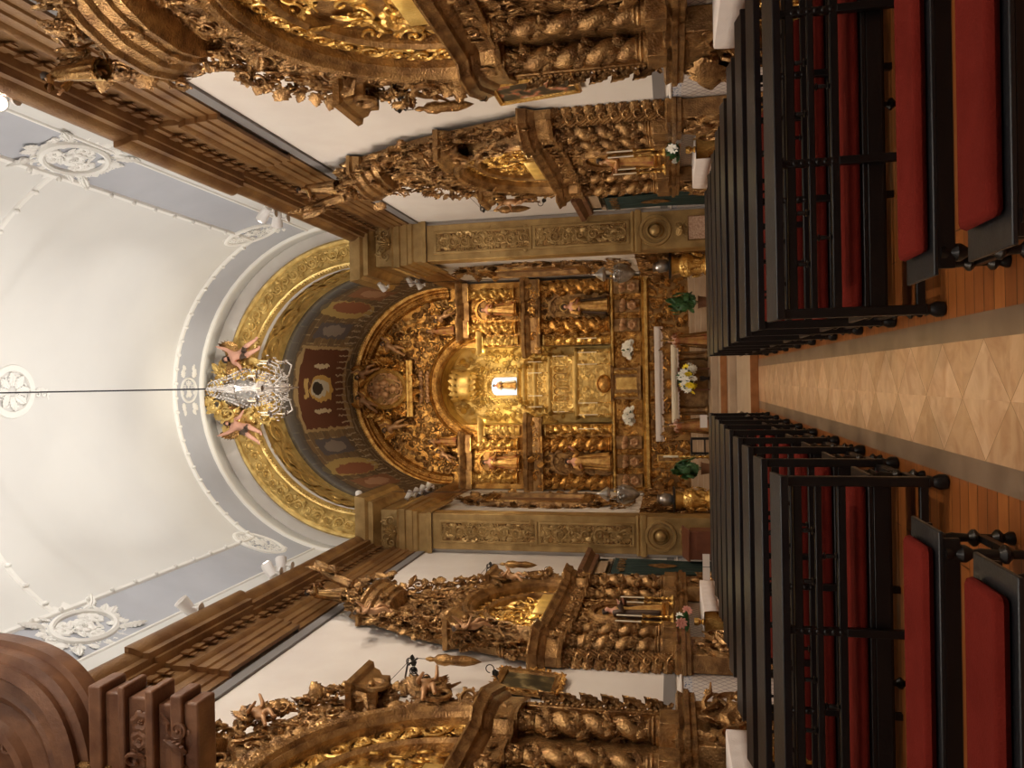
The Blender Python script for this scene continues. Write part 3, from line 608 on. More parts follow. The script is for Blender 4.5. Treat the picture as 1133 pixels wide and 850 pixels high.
# ================================================================ pilasters of the arch
for s,w in ((1,'right'),(-1,'left')):
    x0,x1=sorted((s*3.40,s*4.36)); xc=(x0+x1)/2; W=x1-x0
    t=thing('gilded_pilaster',f'tall gilded pilaster with carved panel and ball boss, {w} side of the chancel arch','pilaster',(xc,YA,0),0,'pilasters of the chancel arch')
    g=G(); g.add(box(-W/2,W/2,-.16,0,.45,8.0)); obj('shaft',g,'gold_p',t,bevel=.01)
    g=G(); g.add(box(-s*W/2-.0 if s>0 else W/2-.03,-s*W/2+.03 if s>0 else W/2+.0,0,.4,.45,8.0)); obj('jamb',g,'gold_p',t)
    # panels
    for z0,z1,sd in ((2.62,5.05,5),(5.15,7.75,9)):
        obj('panel_frame',sweepz([(-.27,z0),(-.27,z1),(.27,z1),(.27,z0)],[(-.04,.16),(-.03,.19),(0,.20),(.03,.19),(.04,.16)],True),'gold_p',t)
        g=G(); rinceau(g,z1-z0-.1,.42,y=-.16,x0=0,z0=z0+.05,vert=True,seed=sd,depth=.8); relief(g,-.24,.24,z0+.05,z1-.05,.14,.7,sd+1,y=-.17); obj('foliage_panel',g,'gold_p',t)
    g=G(); g.add(ell(.13,.10,.13,16,10,(0,-.24,1.94))); g.add(arcband(0,1.94,.19,.19,0,2*PI,[(-.04,.16),(0,.24),(.04,.16)],30)); g.add(arcband(0,1.94,.36,.36,0,2*PI,[(-.05,.16),(-.03,.22),(.03,.22),(.05,.16)],40)); obj('ball_boss',g,'gold_p',t)
    obj('string_moulding',sweep([(-W/2,0),(-W/2,-.16),(W/2,-.16),(W/2,0)][::1],[(0,2.28),(.04,2.3),(.06,2.36),(.06,2.42),(.02,2.46),(.05,2.5),(0,2.56)]),'gold_p',t)
    g=G(); relief(g,-.26,.26,1.06,1.5,.2,.6,40+s,y=-.16); obj('lower_relief',g,'gold_p',t)
    obj('panel_ground',G().add(box(-.25,.25,-.164,-.15,2.65,5.02)),'gold_d',t); obj('panel_ground',box(-.25,.25,-.164,-.15,5.18,7.72),'gold_d',t)
    # base, capital block and broken entablature
    obj('plinth',sweep([(-W/2,0),(-W/2,-.16),(W/2,-.16),(W/2,0)],[(.0,.45),(.08,.45),(.08,.62),(.05,.66),(.0,.7)]),'gold_p',t)
    pr=[(0,8.0),(.04,8.0),(.05,8.12),(.0,8.14),(.0,8.36),(.05,8.4),(.07,8.5),(.10,8.52),(.10,8.7),(.14,8.72),(.14,8.88),(.18,8.92),(.10,8.95),(.10,9.40),(.16,9.42),(.22,9.5),(.34,9.54),(.36,9.66),(.46,9.72),(.50,9.86),(.52,9.98),(0,10.0)]
    L_=[(-W/2,.5),(-W/2,-.20),(W/2,-.20),(W/2,.5)]
    if s>0: L_=[(-W/2,1.9),(-W/2,-.20),(W/2+.1,-.20)]
    else: L_=[(-W/2-.1,-.20),(W/2,-.20),(W/2,1.9)]
    obj('entablature',sweep(L_,pr),'gold_p',t)
    g=G(); relief(g,-.30,.30,8.92,9.5,.24,1.1,50,y=-.30); g.add(PA,tr(0,-.34,9.0,s=.5,sy=1.4)); g.add(SC,tr(.3,-.34,9.1,s=.3)); g.add(SC,tr(-.3,-.34,9.1,s=.3,sx=-1)); obj('frieze_cartouche',g,'gold_p',t)
    g=G(); rinceau(g,W-.1,.18,y=-.17,x0=-W/2+.05,z0=8.25,seed=3); obj('neck_relief',g,'gold_p',t)
# ================================================================ side altarpieces (built flat to the wall: x along it, -y into the nave)
def brk(path,prof): return sweep(path,prof)
def ressaut(xs_outs,back=0.0):
    """plan path stepping in and out: [(x, out)...] left to right -> points"""
    return [(x,-o) for x,o in xs_outs]
def lin(a,b,n): return [(a[0]+(b[0]-a[0])*k/n,a[1]+(b[1]-a[1])*k/n) for k in range(n+1)]
def side_altar(label,loc,rz,h,zc,R,colx,sil,top,seed,m='gold_c',group='side altarpieces'):
    """h half width, zc height of the arch springing, R arch radius, colx column places, sil right half outline of the gable"""
    t=thing('side_altarpiece',label,'altarpiece',loc,rz); near=R>1.8
    w0,w1=colx[0]-.42,h                       # the wings stand forward of the middle
    # base storey
    for s in (1,-1):
        a,b=sorted((s*(w0),s*(h-.05))); obj('plinth',box(a,b,-.30,0,0,1.40),m,t,bevel=.012)
    for s in (1,-1):
        g=G(); relief(g,min(s*(w0+.08),s*(h-.12)),max(s*(w0+.08),s*(h-.12)),.2,1.3,.36,1.0,seed+1,mirror=False,y=-.30); g.add(SC,tr(s*(w0+.1),-.34,.9,s=.5,sx=-s,sy=.9)); g.add(SC,tr(s*(h-.15),-.32,.85,s=.55,sx=s,ry=s*1.2,sy=.9)); obj('plinth_relief',g,m,t)
    obj('plinth_moulding',brk([(-h,0),(-h,-.34),(-w0,-.34),(-w0,-.18),(w0,-.18),(w0,-.34),(h,-.34),(h,0)],[(-.02,1.36),(.03,1.38),(.03,1.44),(.06,1.46),(.06,1.52),(.02,1.54),(.04,1.6),(.0,1.63),(-.2,1.63)]),m,t)
    # middle wall
    z0,z1=1.6,zc-.55
    obj('back_panel',box(-h+.28,h-.28,-.10,0,1.4,zc),m,t)
    for s in (1,-1):
        a,b=sorted((s*(h-.32),s*(h-.20))); obj('wing_frame',box(a,b,-.20,0,z0,z1),m,t,bevel=.015)
        g=G(); 
        for k in range(26): g.add(ell(.022,.022,.028,6,4,((a+b)/2,-.21,z0+.05+k*(z1-z0-.1)/26)))
        fs=.40 if near else .25
        for k in range(int((z1-z0)/(fs*.72))):
            z=z0+.03+k*fs*.72; g.add(LF2,tr(s*(h-.18),-.10,z,rz=s*1.1,ry=s*.6,s=fs,sx=s,sy=1.3)); g.add(LF,tr(s*(h-.16),-.12,z+.1,rz=s*1.1,ry=-s*.7,s=fs*.9,sx=s,sy=1.3)); g.add(SC2,tr(s*(h-.14),-.12,z+.05,rz=s*1.2,s=fs*.6,sx=s,sy=1.4))
        obj('foliage_edge',g,m,t)
    for i,(x,o,r) in enumerate(colx and [(colx[0],.24,.125),(colx[1],.20,.10)]):
        for s in (1,-1): column(t,s*x,-o,z0+.22,z1,r,m,3.6,s); 
    for x,o,r in ((colx[0],.24,.125),(colx[1],.20,.10)):
        for s in (1,-1): obj('column_pedestal',box(s*x-r*1.6,s*x+r*1.6,-o-r*1.6,0,z0-.02,z0+.22),m,t,bevel=.01)
    # niche
    nr=.46; nz=z1-.75
    o=obj('niche',G().add(arcband(0,nz,nr,nr,0,PI,[(.14,.10),(.12,.20),(.06,.24),(0,.20),(0,.06)],30)).add(box(-nr-.13,-nr,-.2,-.08,z0+.25,nz)).add(box(nr,nr+.13,-.2,-.08,z0+.25,nz)),m,t)
    obj('niche_shell',G().add(lathe([(nr*cos(a),nr*.35*sin(a)) for a in np.linspace(0,PI/2,8)],20),tr(0,-.10,nz,rx=PI/2)),'gold_d',o)
    obj('niche_back',box(-nr,nr,-.105,-.09,z0+.2,nz),'gold_d',o)
    g=G(); relief(g,-colx[1]+.1,colx[1]-.1,z0+.2,z1-.05,.18,.8,seed+6,y=-.11,inside=lambda x,z:not(abs(x)<nr+.1 and z<nz) and (x*x+(z-nz)**2>(nr+.12)**2 or z<nz)); obj('panel_relief',g,m,t)
    # entablature, jutting over the columns
    cp=[(-h-.02,0),(-h-.02,-.16),(-colx[0]-.20,-.36),(-colx[0]+.20,-.34),(-colx[0]+.30,-.20),(-.55,-.18),(.55,-.18),(colx[0]-.30,-.20),(colx[0]-.20,-.34),(colx[0]+.20,-.36),(h+.02,-.16),(h+.02,0)]
    obj('entablature',brk(cp,[(-.15,z1),(.0,z1),(.02,z1+.06),(.0,z1+.08),(.0,z1+.26),(.05,z1+.30),(.07,z1+.36),(.13,z1+.38),(.15,z1+.46),(.19,z1+.50),(.19,z1+.53),(-.2,z1+.57)]),m,t)
    g=G(); relief(g,-colx[0]+.3,colx[0]-.3,z1+.06,z1+.28,.15,.8,seed+8,y=-.19); obj('frieze_relief',g,m,t)
    for s in (1,-1): g=G(); relief(g,s*colx[0]-.2,s*colx[0]+.2,z1+.06,z1+.28,.15,.8,seed+8,y=-.35); obj('frieze_relief',g,m,t)
    obj('sill_board',box(-.62,.62,-.30,-.27,zc+.02,zc+.24),'gold_y',t,bevel=.01)
    # arch storey
    obj('arch_outer',arcband(0,zc,R,R,0,PI,[(-.10,.05),(-.10,.24),(-.05,.30),(0,.28),(.03,.34),(.10,.36),(.14,.30),(.18,.32),(.24,.2),(.24,0)],50),m,t)
    obj('arch_inner',arcband(0,zc,R*.72,R*.80,0,PI,[(-.06,0),(-.06,.16),(0,.2),(.06,.16),(.06,0)],44),m,t)
    cv=lambda Rr:(lambda u,b:(-(Rr+b)*cos(PI*u),zc+(Rr+b)*sin(PI*u),(u-.5)*PI))
    g=G(); rinceau(g,PI*R*.90,R*.2,y=-.10,curve=cv(R*.885),seed=seed+9,depth=1.0); obj('arch_garland',g,'gold_b',t)
    g=G(); 
    for k in range(44):
        a=PI*(k+.5)/44; g.add(ell(.028,.028,.028,6,4,((R+.05)*cos(a),-.33,zc+(R+.05)*sin(a))))
        if k%2: g.add(LF2,tr((R+.14)*cos(a),-.30,zc+(R+.14)*sin(a),ry=PI/2-a+.5,s=.2,sy=1))
    obj('bead_row',g,m,t)
    xs_=list(np.linspace(-R,R,40)); obj('tympanum',slab(xs_,lambda x:zc-.02,lambda x:zc+math.sqrt(max(0,R*R-x*x)),-.05,0),'gold_c',t)
    g=G(); relief(g,-R*.7,R*.7,zc+.1,zc+R*.78,R*.12,1.0,seed+10,y=-.06,inside=lambda x,z:(x/(R*.7))**2+((z-zc)/(R*.78))**2<1); obj('tympanum_relief',g,'gold_b',t)
    # gable and crown
    def zs(x): return float(np.interp(abs(x),[p[0] for p in sil[::-1]],[p[1] for p in sil[::-1]]))
    def lo(x): return zc+math.sqrt(max(0,(R+.1)**2-x*x)) if abs(x)<R+.1 else zc
    X0=sil[0][0]; xs_=list(np.linspace(-X0,X0,60)); obj('gable',slab(xs_,lambda x:min(lo(x),zs(x)-.14),lambda x:zs(x)-.12,-.12,0),m,t)
    g=G(); relief(g,-X0,X0,zc,sil[-1][1],.21,1.1,seed+12,y=-.13,inside=lambda x,z:lo(x)+.12<z<zs(x)-.05,fill=1.45); obj('gable_relief',g,m,t)
    half=[(x,z) for x,z in sil]
    for s in (1,-1):
        g=G(); crest(g,[(s*x,z-.06) for x,z in half],.25,seed+14+s,y=-.12,out=-s,step=.22,depth=1.1,jy=.14); obj('crest_foliage',g,m,t)
        # volute and cornice block on each shoulder
        vx,vz=sil[2]; 
        g=G(); g.add(SC,tr(s*(vx-.35),-.34,vz-.40,s=.62,sx=s,sy=.9)); g.add(SC,tr(s*(R+.18),-.36,zc+.55,s=.5,sx=-s,sy=.9)); g.add(PA,tr(s*(vx-.2),-.40,vz-.95,ry=s*.8,s=.36,sy=1.2)); obj('volute',g,m,t)
        a,b=sorted((s*(vx-.45),s*(vx+.05))); obj('cornice_block',brk([(a,0),(a,-.36),(b,-.36),(b,0)],[(0,vz-.5),(.03,vz-.48),(.03,vz-.36),(.08,vz-.30),(.10,vz-.22),(.16,vz-.18),(.18,vz-.10),(.0,vz-.06),(-.2,vz-.06)]),m,t)
    # jutting canopy
    cw,cz0,cz1,co=top
    pth=[(-cw,0),(-cw,-co*.55),(-cw*.72,-co*.8),(-cw*.3,-co),(cw*.3,-co),(cw*.72,-co*.8),(cw,-co*.55),(cw,0)]
    obj('canopy',brk(pth,[(-cw*.5,cz0-.1),(-.12,cz0),(-.05,cz0+.02),(-.05,cz0+.12),(0,cz0+.14),(.02,cz0+.26),(.08,cz0+.3),(.10,cz0+.42),(.16,cz0+.46),(.16,cz0+.52),(-.1,cz0+.6),(-cw*.45,cz1)]),m,t)
    g=G(); crest(g,[(-cw,cz0+.45),(-cw*.6,cz0+.75),(0,cz1),(cw*.6,cz0+.75),(cw,cz0+.45)],.26,seed+20,y=-co*.7,out=1,step=.22,depth=1.2,jy=.2); obj('canopy_crest',g,m,t)
    g=G(); g.add(PA,tr(0,-co*.9,cz0+.35,s=.42,sy=1.2)); g.add(SC,tr(.3,-co*.9,cz0+.2,s=.34,sy=1.1)); g.add(SC,tr(-.3,-co*.9,cz0+.2,s=.34,sx=-1,sy=1.1)); obj('canopy_shell',g,m,t)
    return t
FS=[(2.3,3.95),(2.1,4.6),(1.75,5.6),(1.45,6.3),(1.1,6.9),(.75,7.5),(.3,7.9),(0,8.0)]
NS=[(2.5,4.15),(2.5,4.9),(2.7,6.1),(2.35,6.55),(1.7,6.85),(1.2,7.2),(.8,7.8),(0,8.1)]
ra=side_altar('gilded carved side altarpiece on the right wall, next to the chancel arch and green curtain',(HW-.04,14.5,0),-PI/2,2.42,3.95,1.55,(1.95,1.12),FS,(.8,7.0,7.9,.42),100)
la=side_altar('gilded carved side altarpiece on the left wall, the one nearest the chancel arch',(-HW+.04,14.5,0),PI/2,2.42,3.95,1.55,(1.95,1.12),FS,(.8,7.0,7.9,.42),200)
rn=side_altar('huge gilded side altarpiece on the right wall, cut by the top edge of the photo',(HW-.04,7.6,0),-PI/2,2.86,4.15,2.05,(1.95,1.15),NS,(.95,7.0,8.15,.5),300)
ln=side_altar('huge gilded side altarpiece on the left wall below the dark organ case',(-HW+.04,7.6,0),PI/2,2.86,4.15,2.05,(1.95,1.15),NS,(.95,7.0,8.15,.5),400)
for t,s in ((ra,1),(la,-1)):   # tall finial leaning over the nave cornice
    f=obj('finial',G().add(tube([(0,-.5,8.0),(.05,-.62,8.4),(.2,-.8,8.9)],[.12,.09,.05],8)).add(PA,tr(.1,-.7,8.4,s=.5,sy=1.5)).add(LF,tr(.15,-.75,8.6,ry=.5,s=.5)).add(LF,tr(.1,-.75,8.5,ry=-.6,s=.5)).add(SC,tr(.3,-.75,8.6,s=.3)),'gold_c',t)
# altar tables, cloths and what stands on them
def altar_set(side,Y,w,label_a,label_c,seed,front=.62,zt=1.12):
    s=1 if side=='right' else -1; rz=-PI/2 if s>0 else PI/2; X=s*(HW-.04)
    t=thing('altar_table',label_a,'altar',(X,Y,0),rz)
    g=G(); P=[]
    for z,o in ((0,.52),(.12,.56),(.18,.48),(.5,.44),(.8,.52),(1.0,.60),(zt,.60)): P.append([(-w,0,z),(-w,-o+.1,z),(-w+.1,-o,z),(w-.1,-o,z),(w,-o+.1,z),(w,0,z)])
    v,f=grid(P); f=list(f)+[tuple(range(36,42))]; obj('mensa',(v,f),'gold_b',t)
    g=G(); rinceau(g,2*w-.2,.32,y=-.50,x0=-w+.1,z0=.72,seed=seed,depth=.8); relief(g,-w+.1,w-.1,.15,.95,.26,.7,seed,y=-.48); obj('frontal_relief',g,'gold_b',t)
    c=thing('altar_cloth',label_c,'altar cloth',(X,Y,0),rz)
    P=[]
    for z,o,dx in ((zt-.24,.635,.012),(zt-.1,.63,.006),(zt+.006,.625,0),(zt+.012,.60,0),(zt+.012,.02,0)): P.append([(x,-o-.008*sin(x*23)*(1 if z<zt else 0),z) for x in np.linspace(-w-.02,w+.02,40)])
    o=obj('linen',grid(P),'white',c); sd=o.modifiers.new('solid','SOLIDIFY'); sd.thickness=.006
    P=[[(x,-.64-.008*sin(x*23),zt-.24-(.035 if i else 0)*(1-.5*abs(sin(x*30)))) for x in np.linspace(-w-.02,w+.02,160)] for i in range(2)]
    o=obj('lace_border',grid(P),'lace',c); sd=o.modifiers.new('solid','SOLIDIFY'); sd.thickness=.004
    return zt+.02
def candlestick(name,label,loc,h,ch=.35,m='gold_b',group=None):
    t=thing(name,label,'candlestick',loc,group=group)
    r=h*.16; obj('base',lathe([(r,0),(r,.02*h),(r*.8,.05*h),(r*.3,.12*h),(r*.45,.2*h),(r*.2,.28*h)],12),m,t)
    obj('stem',lathe([(r*.2,.27*h),(r*.42,.36*h),(r*.18,.45*h),(r*.2,.7*h),(r*.35,.78*h),(r*.2,.86*h),(r*.5,.97*h),(r*.5,h),(0.001,h)],12),m,t)
    obj('candle',lathe([(.014,h),(.014,h+ch),(.004,h+ch+.01)],8),'candle',t); return t
def blossom(parent,loc,r,m,tilt,az,n=9):
    g=G(); 
    for k in range(n): a=2*PI*k/n; g.add(LF2,tr(r*.12*sin(a),0,r*.12*cos(a),ry=a,s=r,sx=.8,sy=.9))
    g.add(ell(r*.2,r*.16,r*.2,8,5,(0,-.02,0))); o=obj('blossom',g,m,parent); o.location=loc; o.rotation_euler=(tilt,0,az); return o
def bouquet(label,loc,r,nb,cols,seed,vase='gold_b',leafy=1.,flat=.8,group=None,br=.075,vh=.16):
    rnd=random.Random(seed); t=thing('flower_arrangement',label,'flowers',loc,group=group)
    obj('vase',lathe([(.05,0),(.06,.01),(.03,.04),(.07,vh*.6),(.06,vh),(.05,vh),(.001,vh*.8)],14),vase,t)
    g=G(); c=vh+r*.6
    for k in range(int(90*leafy)):
        a=rnd.uniform(0,2*PI); e=rnd.uniform(-.5,1.4); R=r*rnd.uniform(.5,1.05); g.add(LF,tr(.3*R*cos(a)*cos(e),.3*R*sin(a)*cos(e),c+.3*R*sin(e)*flat,rz=rnd.uniform(0,6.3),ry=rnd.uniform(-1.6,1.6),s=R*.9,sx=.6))
    obj('foliage',g,'leaf',t)
    for k in range(nb):
        a=2*PI*k*.381966; e=-.3+1.5*(k+.5)/nb; R=r*rnd.uniform(.8,1.0); p=(R*cos(a)*cos(e),R*sin(a)*cos(e)*.9,c+R*sin(e)*flat)
        blossom(t,p,br*rnd.uniform(.85,1.2),cols[k%len(cols)],rnd.uniform(-.7,.2),rnd.uniform(-.5,.5)+math.atan2(p[1],p[0])*.3)
    return t
for side,Y in (('right',14.3),('left',14.3)):
    altar_set(side,Y,1.0,f'carved gold altar table under a white cloth, {side} wall by the chancel',f'white lace edged cloth on the {side} altar nearest the chancel',7)
for side,Y in (('right',7.6),('left',7.6)):
    altar_set(side,Y,1.25,f'carved gold altar table at the near {side} altarpiece beside the pews',f'white cloth on the near {side} altar, cut by the photo edge',8,zt=1.06)
for s,side in ((1,'right'),(-1,'left')):
    X=s*(HW-.36)
    for k,(dy,hh) in enumerate(((-.75,.55),(-.42,.55),(.42,.55),(.75,.55))):
        candlestick('candlestick',f'slender gold candlestick with candle on the {side} altar by the chancel',(X,14.3+dy,1.64),hh,.45,'gold_b',f'candlesticks of the {side} altar by the chancel')
    bouquet('green leaves with pink flower on the left side altar' if s<0 else 'small green plant with white blossom on the right side altar',(s*(HW-.5),13.3 if s>0 else 13.25,1.14),.20,4,['petal_p','petal_w'] if s<0 else ['petal_w'],30+s,leafy=.9,br=.08)
# figures of the side altarpieces
saint('saint_statue','small dark saint statue in the niche of the right far side altarpiece',(HW-.30,14.3,1.85),-PI/2,1.05,'robe_r','robe_g',seed=3,sk='skin_w',ped=.12)
saint('saint_statue','small saint statue with pale face in the niche of the left far side altarpiece',(-HW+.30,14.3,1.85),PI/2,1.1,'robe_g','robe_d',seed=4,sk='skin',ped=.12)
saint('saint_statue','gilded robed angel on top of the right near altarpiece, raising a scroll before the cornice',(3.72,7.55,7.78),-PI/2-.5,.82,'gold_p','gold_d',arms=(((.2,-.05,.72),(.34,-.12,.66)),((-.16,-.1,.70),(-.05,-.2,.80))),seed=6,sk='skin_w')
saint('saint_statue','small gilded figure topping the right far altarpiece, before the dark nave cornice',(HW-.45,14.2,7.98),-PI/2,.9,'gold_d','gold_c',seed=9,sk='skin_w')
saint('saint_statue','small gilded figure topping the left far altarpiece, before the nave cornice',(-HW+.45,14.2,7.98),PI/2,.9,'gold_c','gold_d',seed=10,sk='skin_w')
def rec(arm=1): return (((.10,-.14,.40),(.12,-.05,.22),(.13,-.12,.18)),((-.10,-.10,.36),(-.08,.0,.18),(-.09,-.07,.14)))
for i,(x,y,z,rz,tl,H,lb) in enumerate((
  (-HW+.5,9.5,4.75,PI/2,1.2,.75,'grey brown putto reclining on the far shoulder of the left near altarpiece'),
  (-HW+.40,8.75,6.55,PI/2,.6,.65,'putto climbing among the crest scrolls of the left near altarpiece'),
  (-HW+.52,12.6,4.6,PI/2,-.5,.7,'putto on the near shoulder of the left far altarpiece'),
  (-HW+.52,15.5,4.6,PI/2,.5,.7,'putto on the far shoulder of the left far altarpiece'),
  (-HW+.50,13.2,6.6,PI/2,-.4,.7,'putto high in the crest of the left far altarpiece'),
  (HW-.52,15.9,4.5,-PI/2,-.3,.7,'putto on the far shoulder of the right far altarpiece'))):
    putto('putto',lb,(x,y,z),rz,H,FLY,LEGS,'skin_w',True,tilt=(0,tl),wm='gold_c')
# ================================================================ main altarpiece
YM=25.2
mr=thing('main_altarpiece','towering gilded main altarpiece filling the end of the chancel','altarpiece',(-.03,YM,0))
W=3.45; ZR=8.9; RR=3.46
def zo(x): return ZR+math.sqrt(max(0,RR*RR-x*x))
def za(x): return 7.75+math.sqrt(max(0,1.62**2-x*x))
ZB=1.05
g=G(); g.add(slab(list(np.linspace(-W,-1.3,30)),lambda x:ZB if x<-1.3001 else ZB,zo,-.12,.1)); g.add(slab(list(np.linspace(1.3,W,30)),lambda x:ZB,zo,-.12,.1)); g.add(slab(list(np.linspace(-1.3,1.3,40)),za,zo,-.12,.1)); g.add(box(-1.3,1.3,-.12,.1,ZB,3.5)); obj('back_wall',g,'gold',mr)
# recess behind the throne
P=[]
for y in (-.12,.5,1.1): P.append([(-1.3,y,3.4),(-1.3,y,8.0)]+[(1.6*cos(a),y,7.75+1.6*sin(a)) for a in np.linspace(PI-.6,.6,26)]+[(1.3,y,8.0),(1.3,y,3.4)])
obj('throne_recess',grid(P),'gold_y',mr); obj('recess_back',box(-1.7,1.7,1.1,1.2,3.3,9.5),'gold_y',mr)
g=G(); relief(g,-1.3,1.3,5.2,9.2,.20,1.,61,y=1.08,inside=lambda x,z:z<7.75 or x*x+(z-7.75)**2<1.5**2); obj('recess_relief',g,'gold_y',mr)
# lower storeys
g=G(); relief(g,-W+.1,W-.1,1.1,2.25,.20,.9,62,y=-.30); obj('base_relief',g,'gold',mr)
obj('base_block',box(-W,W,-.28,0,ZB,2.3),'gold_d',mr)
obj('base_moulding',brk([(-W,0),(-W,-.34),(W,-.34),(W,0)],[(-.1,2.26),(.0,2.28),(.05,2.33),(.05,2.42),(.02,2.44),(.06,2.50),(.0,2.54),(-.3,2.54)]),'gold_b',mr)
obj('predella',box(-W,W,-.26,0,2.5,3.4),'gold',mr)
g=G(); relief(g,-W+.1,W-.1,2.6,3.35,.18,1.,63,y=-.27); obj('predella_relief',g,'gold',mr)
for s in (1,-1):
    for x in (3.1,2.5,1.88):
        g=G(); p=box(s*x-.21,s*x+.21,-.42 if x!=2.5 else -.32,-.26,2.55,3.38); obj('predella_block',p,'gold_c',mr,bevel=.02)
        hh=G(); hh.add(ell(.07,.06,.08,10,7,(s*x,-.50 if x!=2.5 else -.40,3.12))); 
        for q in (1,-1): hh.add(LF2,tr(s*x,-.48 if x!=2.5 else -.38,3.05,ry=q*1.2,s=.24))
        hh.add(RO,tr(s*x,-.44,2.8,s=.26)); obj('cherub_head',hh,'skin_w',mr)
obj('predella_moulding',brk([(-W,0),(-W,-.40),(-1.2,-.40),(-1.2,-.3),(1.2,-.3),(1.2,-.40),(W,-.40),(W,0)],[(-.1,3.36),(.0,3.38),(.04,3.42),(.04,3.48),(-.3,3.5)]),'gold_b',mr)
for s in (1,-1):
    column(mr,s*3.17,-.26,3.5,5.8,.19,'gold',4.2,s); column(mr,s*1.93,-.34,3.5,5.8,.19,'gold',4.2,s); column(mr,s*1.47,-.22,3.5,5.7,.12,'gold_b',5,-s)
    column(mr,s*3.05,-.24,6.65,8.2,.15,'gold_b',3.4,s); column(mr,s*1.93,-.30,6.6,8.2,.15,'gold_b',3.4,s); column(mr,s*1.5,-.22,6.55,7.75,.11,'gold_y',4,-s)
    # niches between columns
    for z0,z1,nr,mm in ((3.5,5.15,.36,'gold_c'),(6.55,7.65,.34,'gold')):
        xc=s*2.53; o=obj('side_niche',G().add(arcband(xc,z1-.05,nr,nr,0,PI,[(.09,.12),(.07,.22),(.0,.22),(-.02,.12)],24)).add(box(xc-nr-.08,xc-nr,-.2,-.1,z0,z1)).add(box(xc+nr,xc+nr+.08,-.2,-.1,z0,z1)),mm,mr)
        obj('niche_back',box(xc-nr,xc+nr,-.14,-.11,z0,z1+nr-.05),'gold_d',o)
        g=G(); relief(g,xc-.42,xc+.42,z0,z1+nr+.25,.2,.8,64,y=-.13); obj('niche_relief',g,mm,o)
    # mid entablature
    a=[(1.05,-.05),(1.05,-.42),(1.35,-.55),(1.65,-.50),(2.2,-.56),(2.2,-.34),(2.85,-.34),(2.85,-.5),(3.46,-.5),(3.46,0)]
    pth=a if s>0 else [(-x,y) for x,y in a[::-1]]
    obj('middle_entablature',brk(pth,[(-.2,5.78),(0,5.78),(.02,5.86),(0,5.88),(0,6.08),(.05,6.12),(.08,6.22),(.14,6.26),(.16,6.36),(.02,6.42),(-.3,6.46)]),'gold_c',mr)
    g=G(); relief(g,min(s*1.1,s*3.4),max(s*1.1,s*3.4),5.86,6.1,.2,.8,65,mirror=False,y=-.5); obj('entablature_relief',g,'gold',mr)
    a=[(1.62,0),(1.62,-.40),(2.2,-.46),(2.2,-.3),(2.8,-.3),(2.8,-.42),(3.44,-.42),(3.44,0)]; pth=a if s>0 else [(-x,y) for x,y in a[::-1]]
    obj('upper_cornice',brk(pth,[(-.2,8.2),(0,8.2),(0,8.38),(.06,8.42),(.10,8.5),(.14,8.56),(.14,8.6),(-.3,8.64)]),'gold_c',mr)
    a=[(1.15,0),(1.15,-.34),(1.75,-.34),(1.75,0)]; pth=a if s>0 else [(-x,y) for x,y in a[::-1]]
    obj('impost_block',brk(pth,[(-.1,7.72),(0,7.74),(.06,7.80),(.10,7.9),(.10,7.94),(-.1,7.96)]),'gold_y',mr)
# big ring arch
obj('great_arch',arcband(0,ZR,RR,RR,0,PI,[(-.52,.12),(-.50,.24),(-.46,.28),(-.42,.22),(-.30,.22),(-.27,.30),(-.22,.30),(-.18,.40),(-.08,.44),(-.02,.40),(.0,.2),(.0,-.1)],72),'gold',mr)
g=G(); 
for k in range(120):
    a=PI*(k+.5)/120; g.add(ell(.04,.035,.04,6,4,((RR-.05)*cos(a),-.45,ZR+(RR-.05)*sin(a))))
obj('bead_row',g,'gold_b',mr)
g=G(); cvR=lambda u,b:(-(3.1+b)*cos(PI*u),ZR+(3.1+b)*sin(PI*u),(u-.5)*PI); rinceau(g,PI*3.1,.16,y=-.22,curve=cvR,seed=66); obj('arch_garland',g,'gold',mr)
g=G(); relief(g,-2.95,2.95,8.6,11.9,.20,1.,67,y=-.13,inside=lambda x,z:x*x+(z-ZR)**2<2.9**2 and x*x+(z-7.75)**2>1.95**2); obj('tympanum_relief',g,'gold_d',mr)
obj('throne_arch',arcband(0,7.75,1.62,1.62,0,PI,[(-.08,.0),(-.08,.2),(-.02,.26),(.06,.22),(.20,.22),(.26,.30),(.32,.26),(.34,.1)],60),'gold',mr)
g=G(); cvR=lambda u,b:(-(1.75+b)*cos(PI*u),7.75+(1.75+b)*sin(PI*u),(u-.5)*PI); rinceau(g,PI*1.75,.15,y=-.22,curve=cvR,seed=68); rinceau(g,PI*2.1,.22,y=-.13,curve=lambda u,b:(-(2.1+b)*cos(PI*u),7.75+(2.1+b)*sin(PI*u),(u-.5)*PI),seed=69); obj('throne_arch_garland',g,'gold',mr)
# side relief strips against the chancel walls and the row of cherub heads
for k in range(8):
    g=G(); x=(k%4-1.5)*.26; z=9.72+.24*(k//4); g.add(ell(.075,.07,.085,10,7,(x,-.24,z))); g.add(LF2,tr(x,-.2,z-.02,ry=1.3,s=.16)); g.add(LF2,tr(x,-.2,z-.02,ry=-1.3,s=.16)); obj('cherub_head',g,'skin_w',mr)
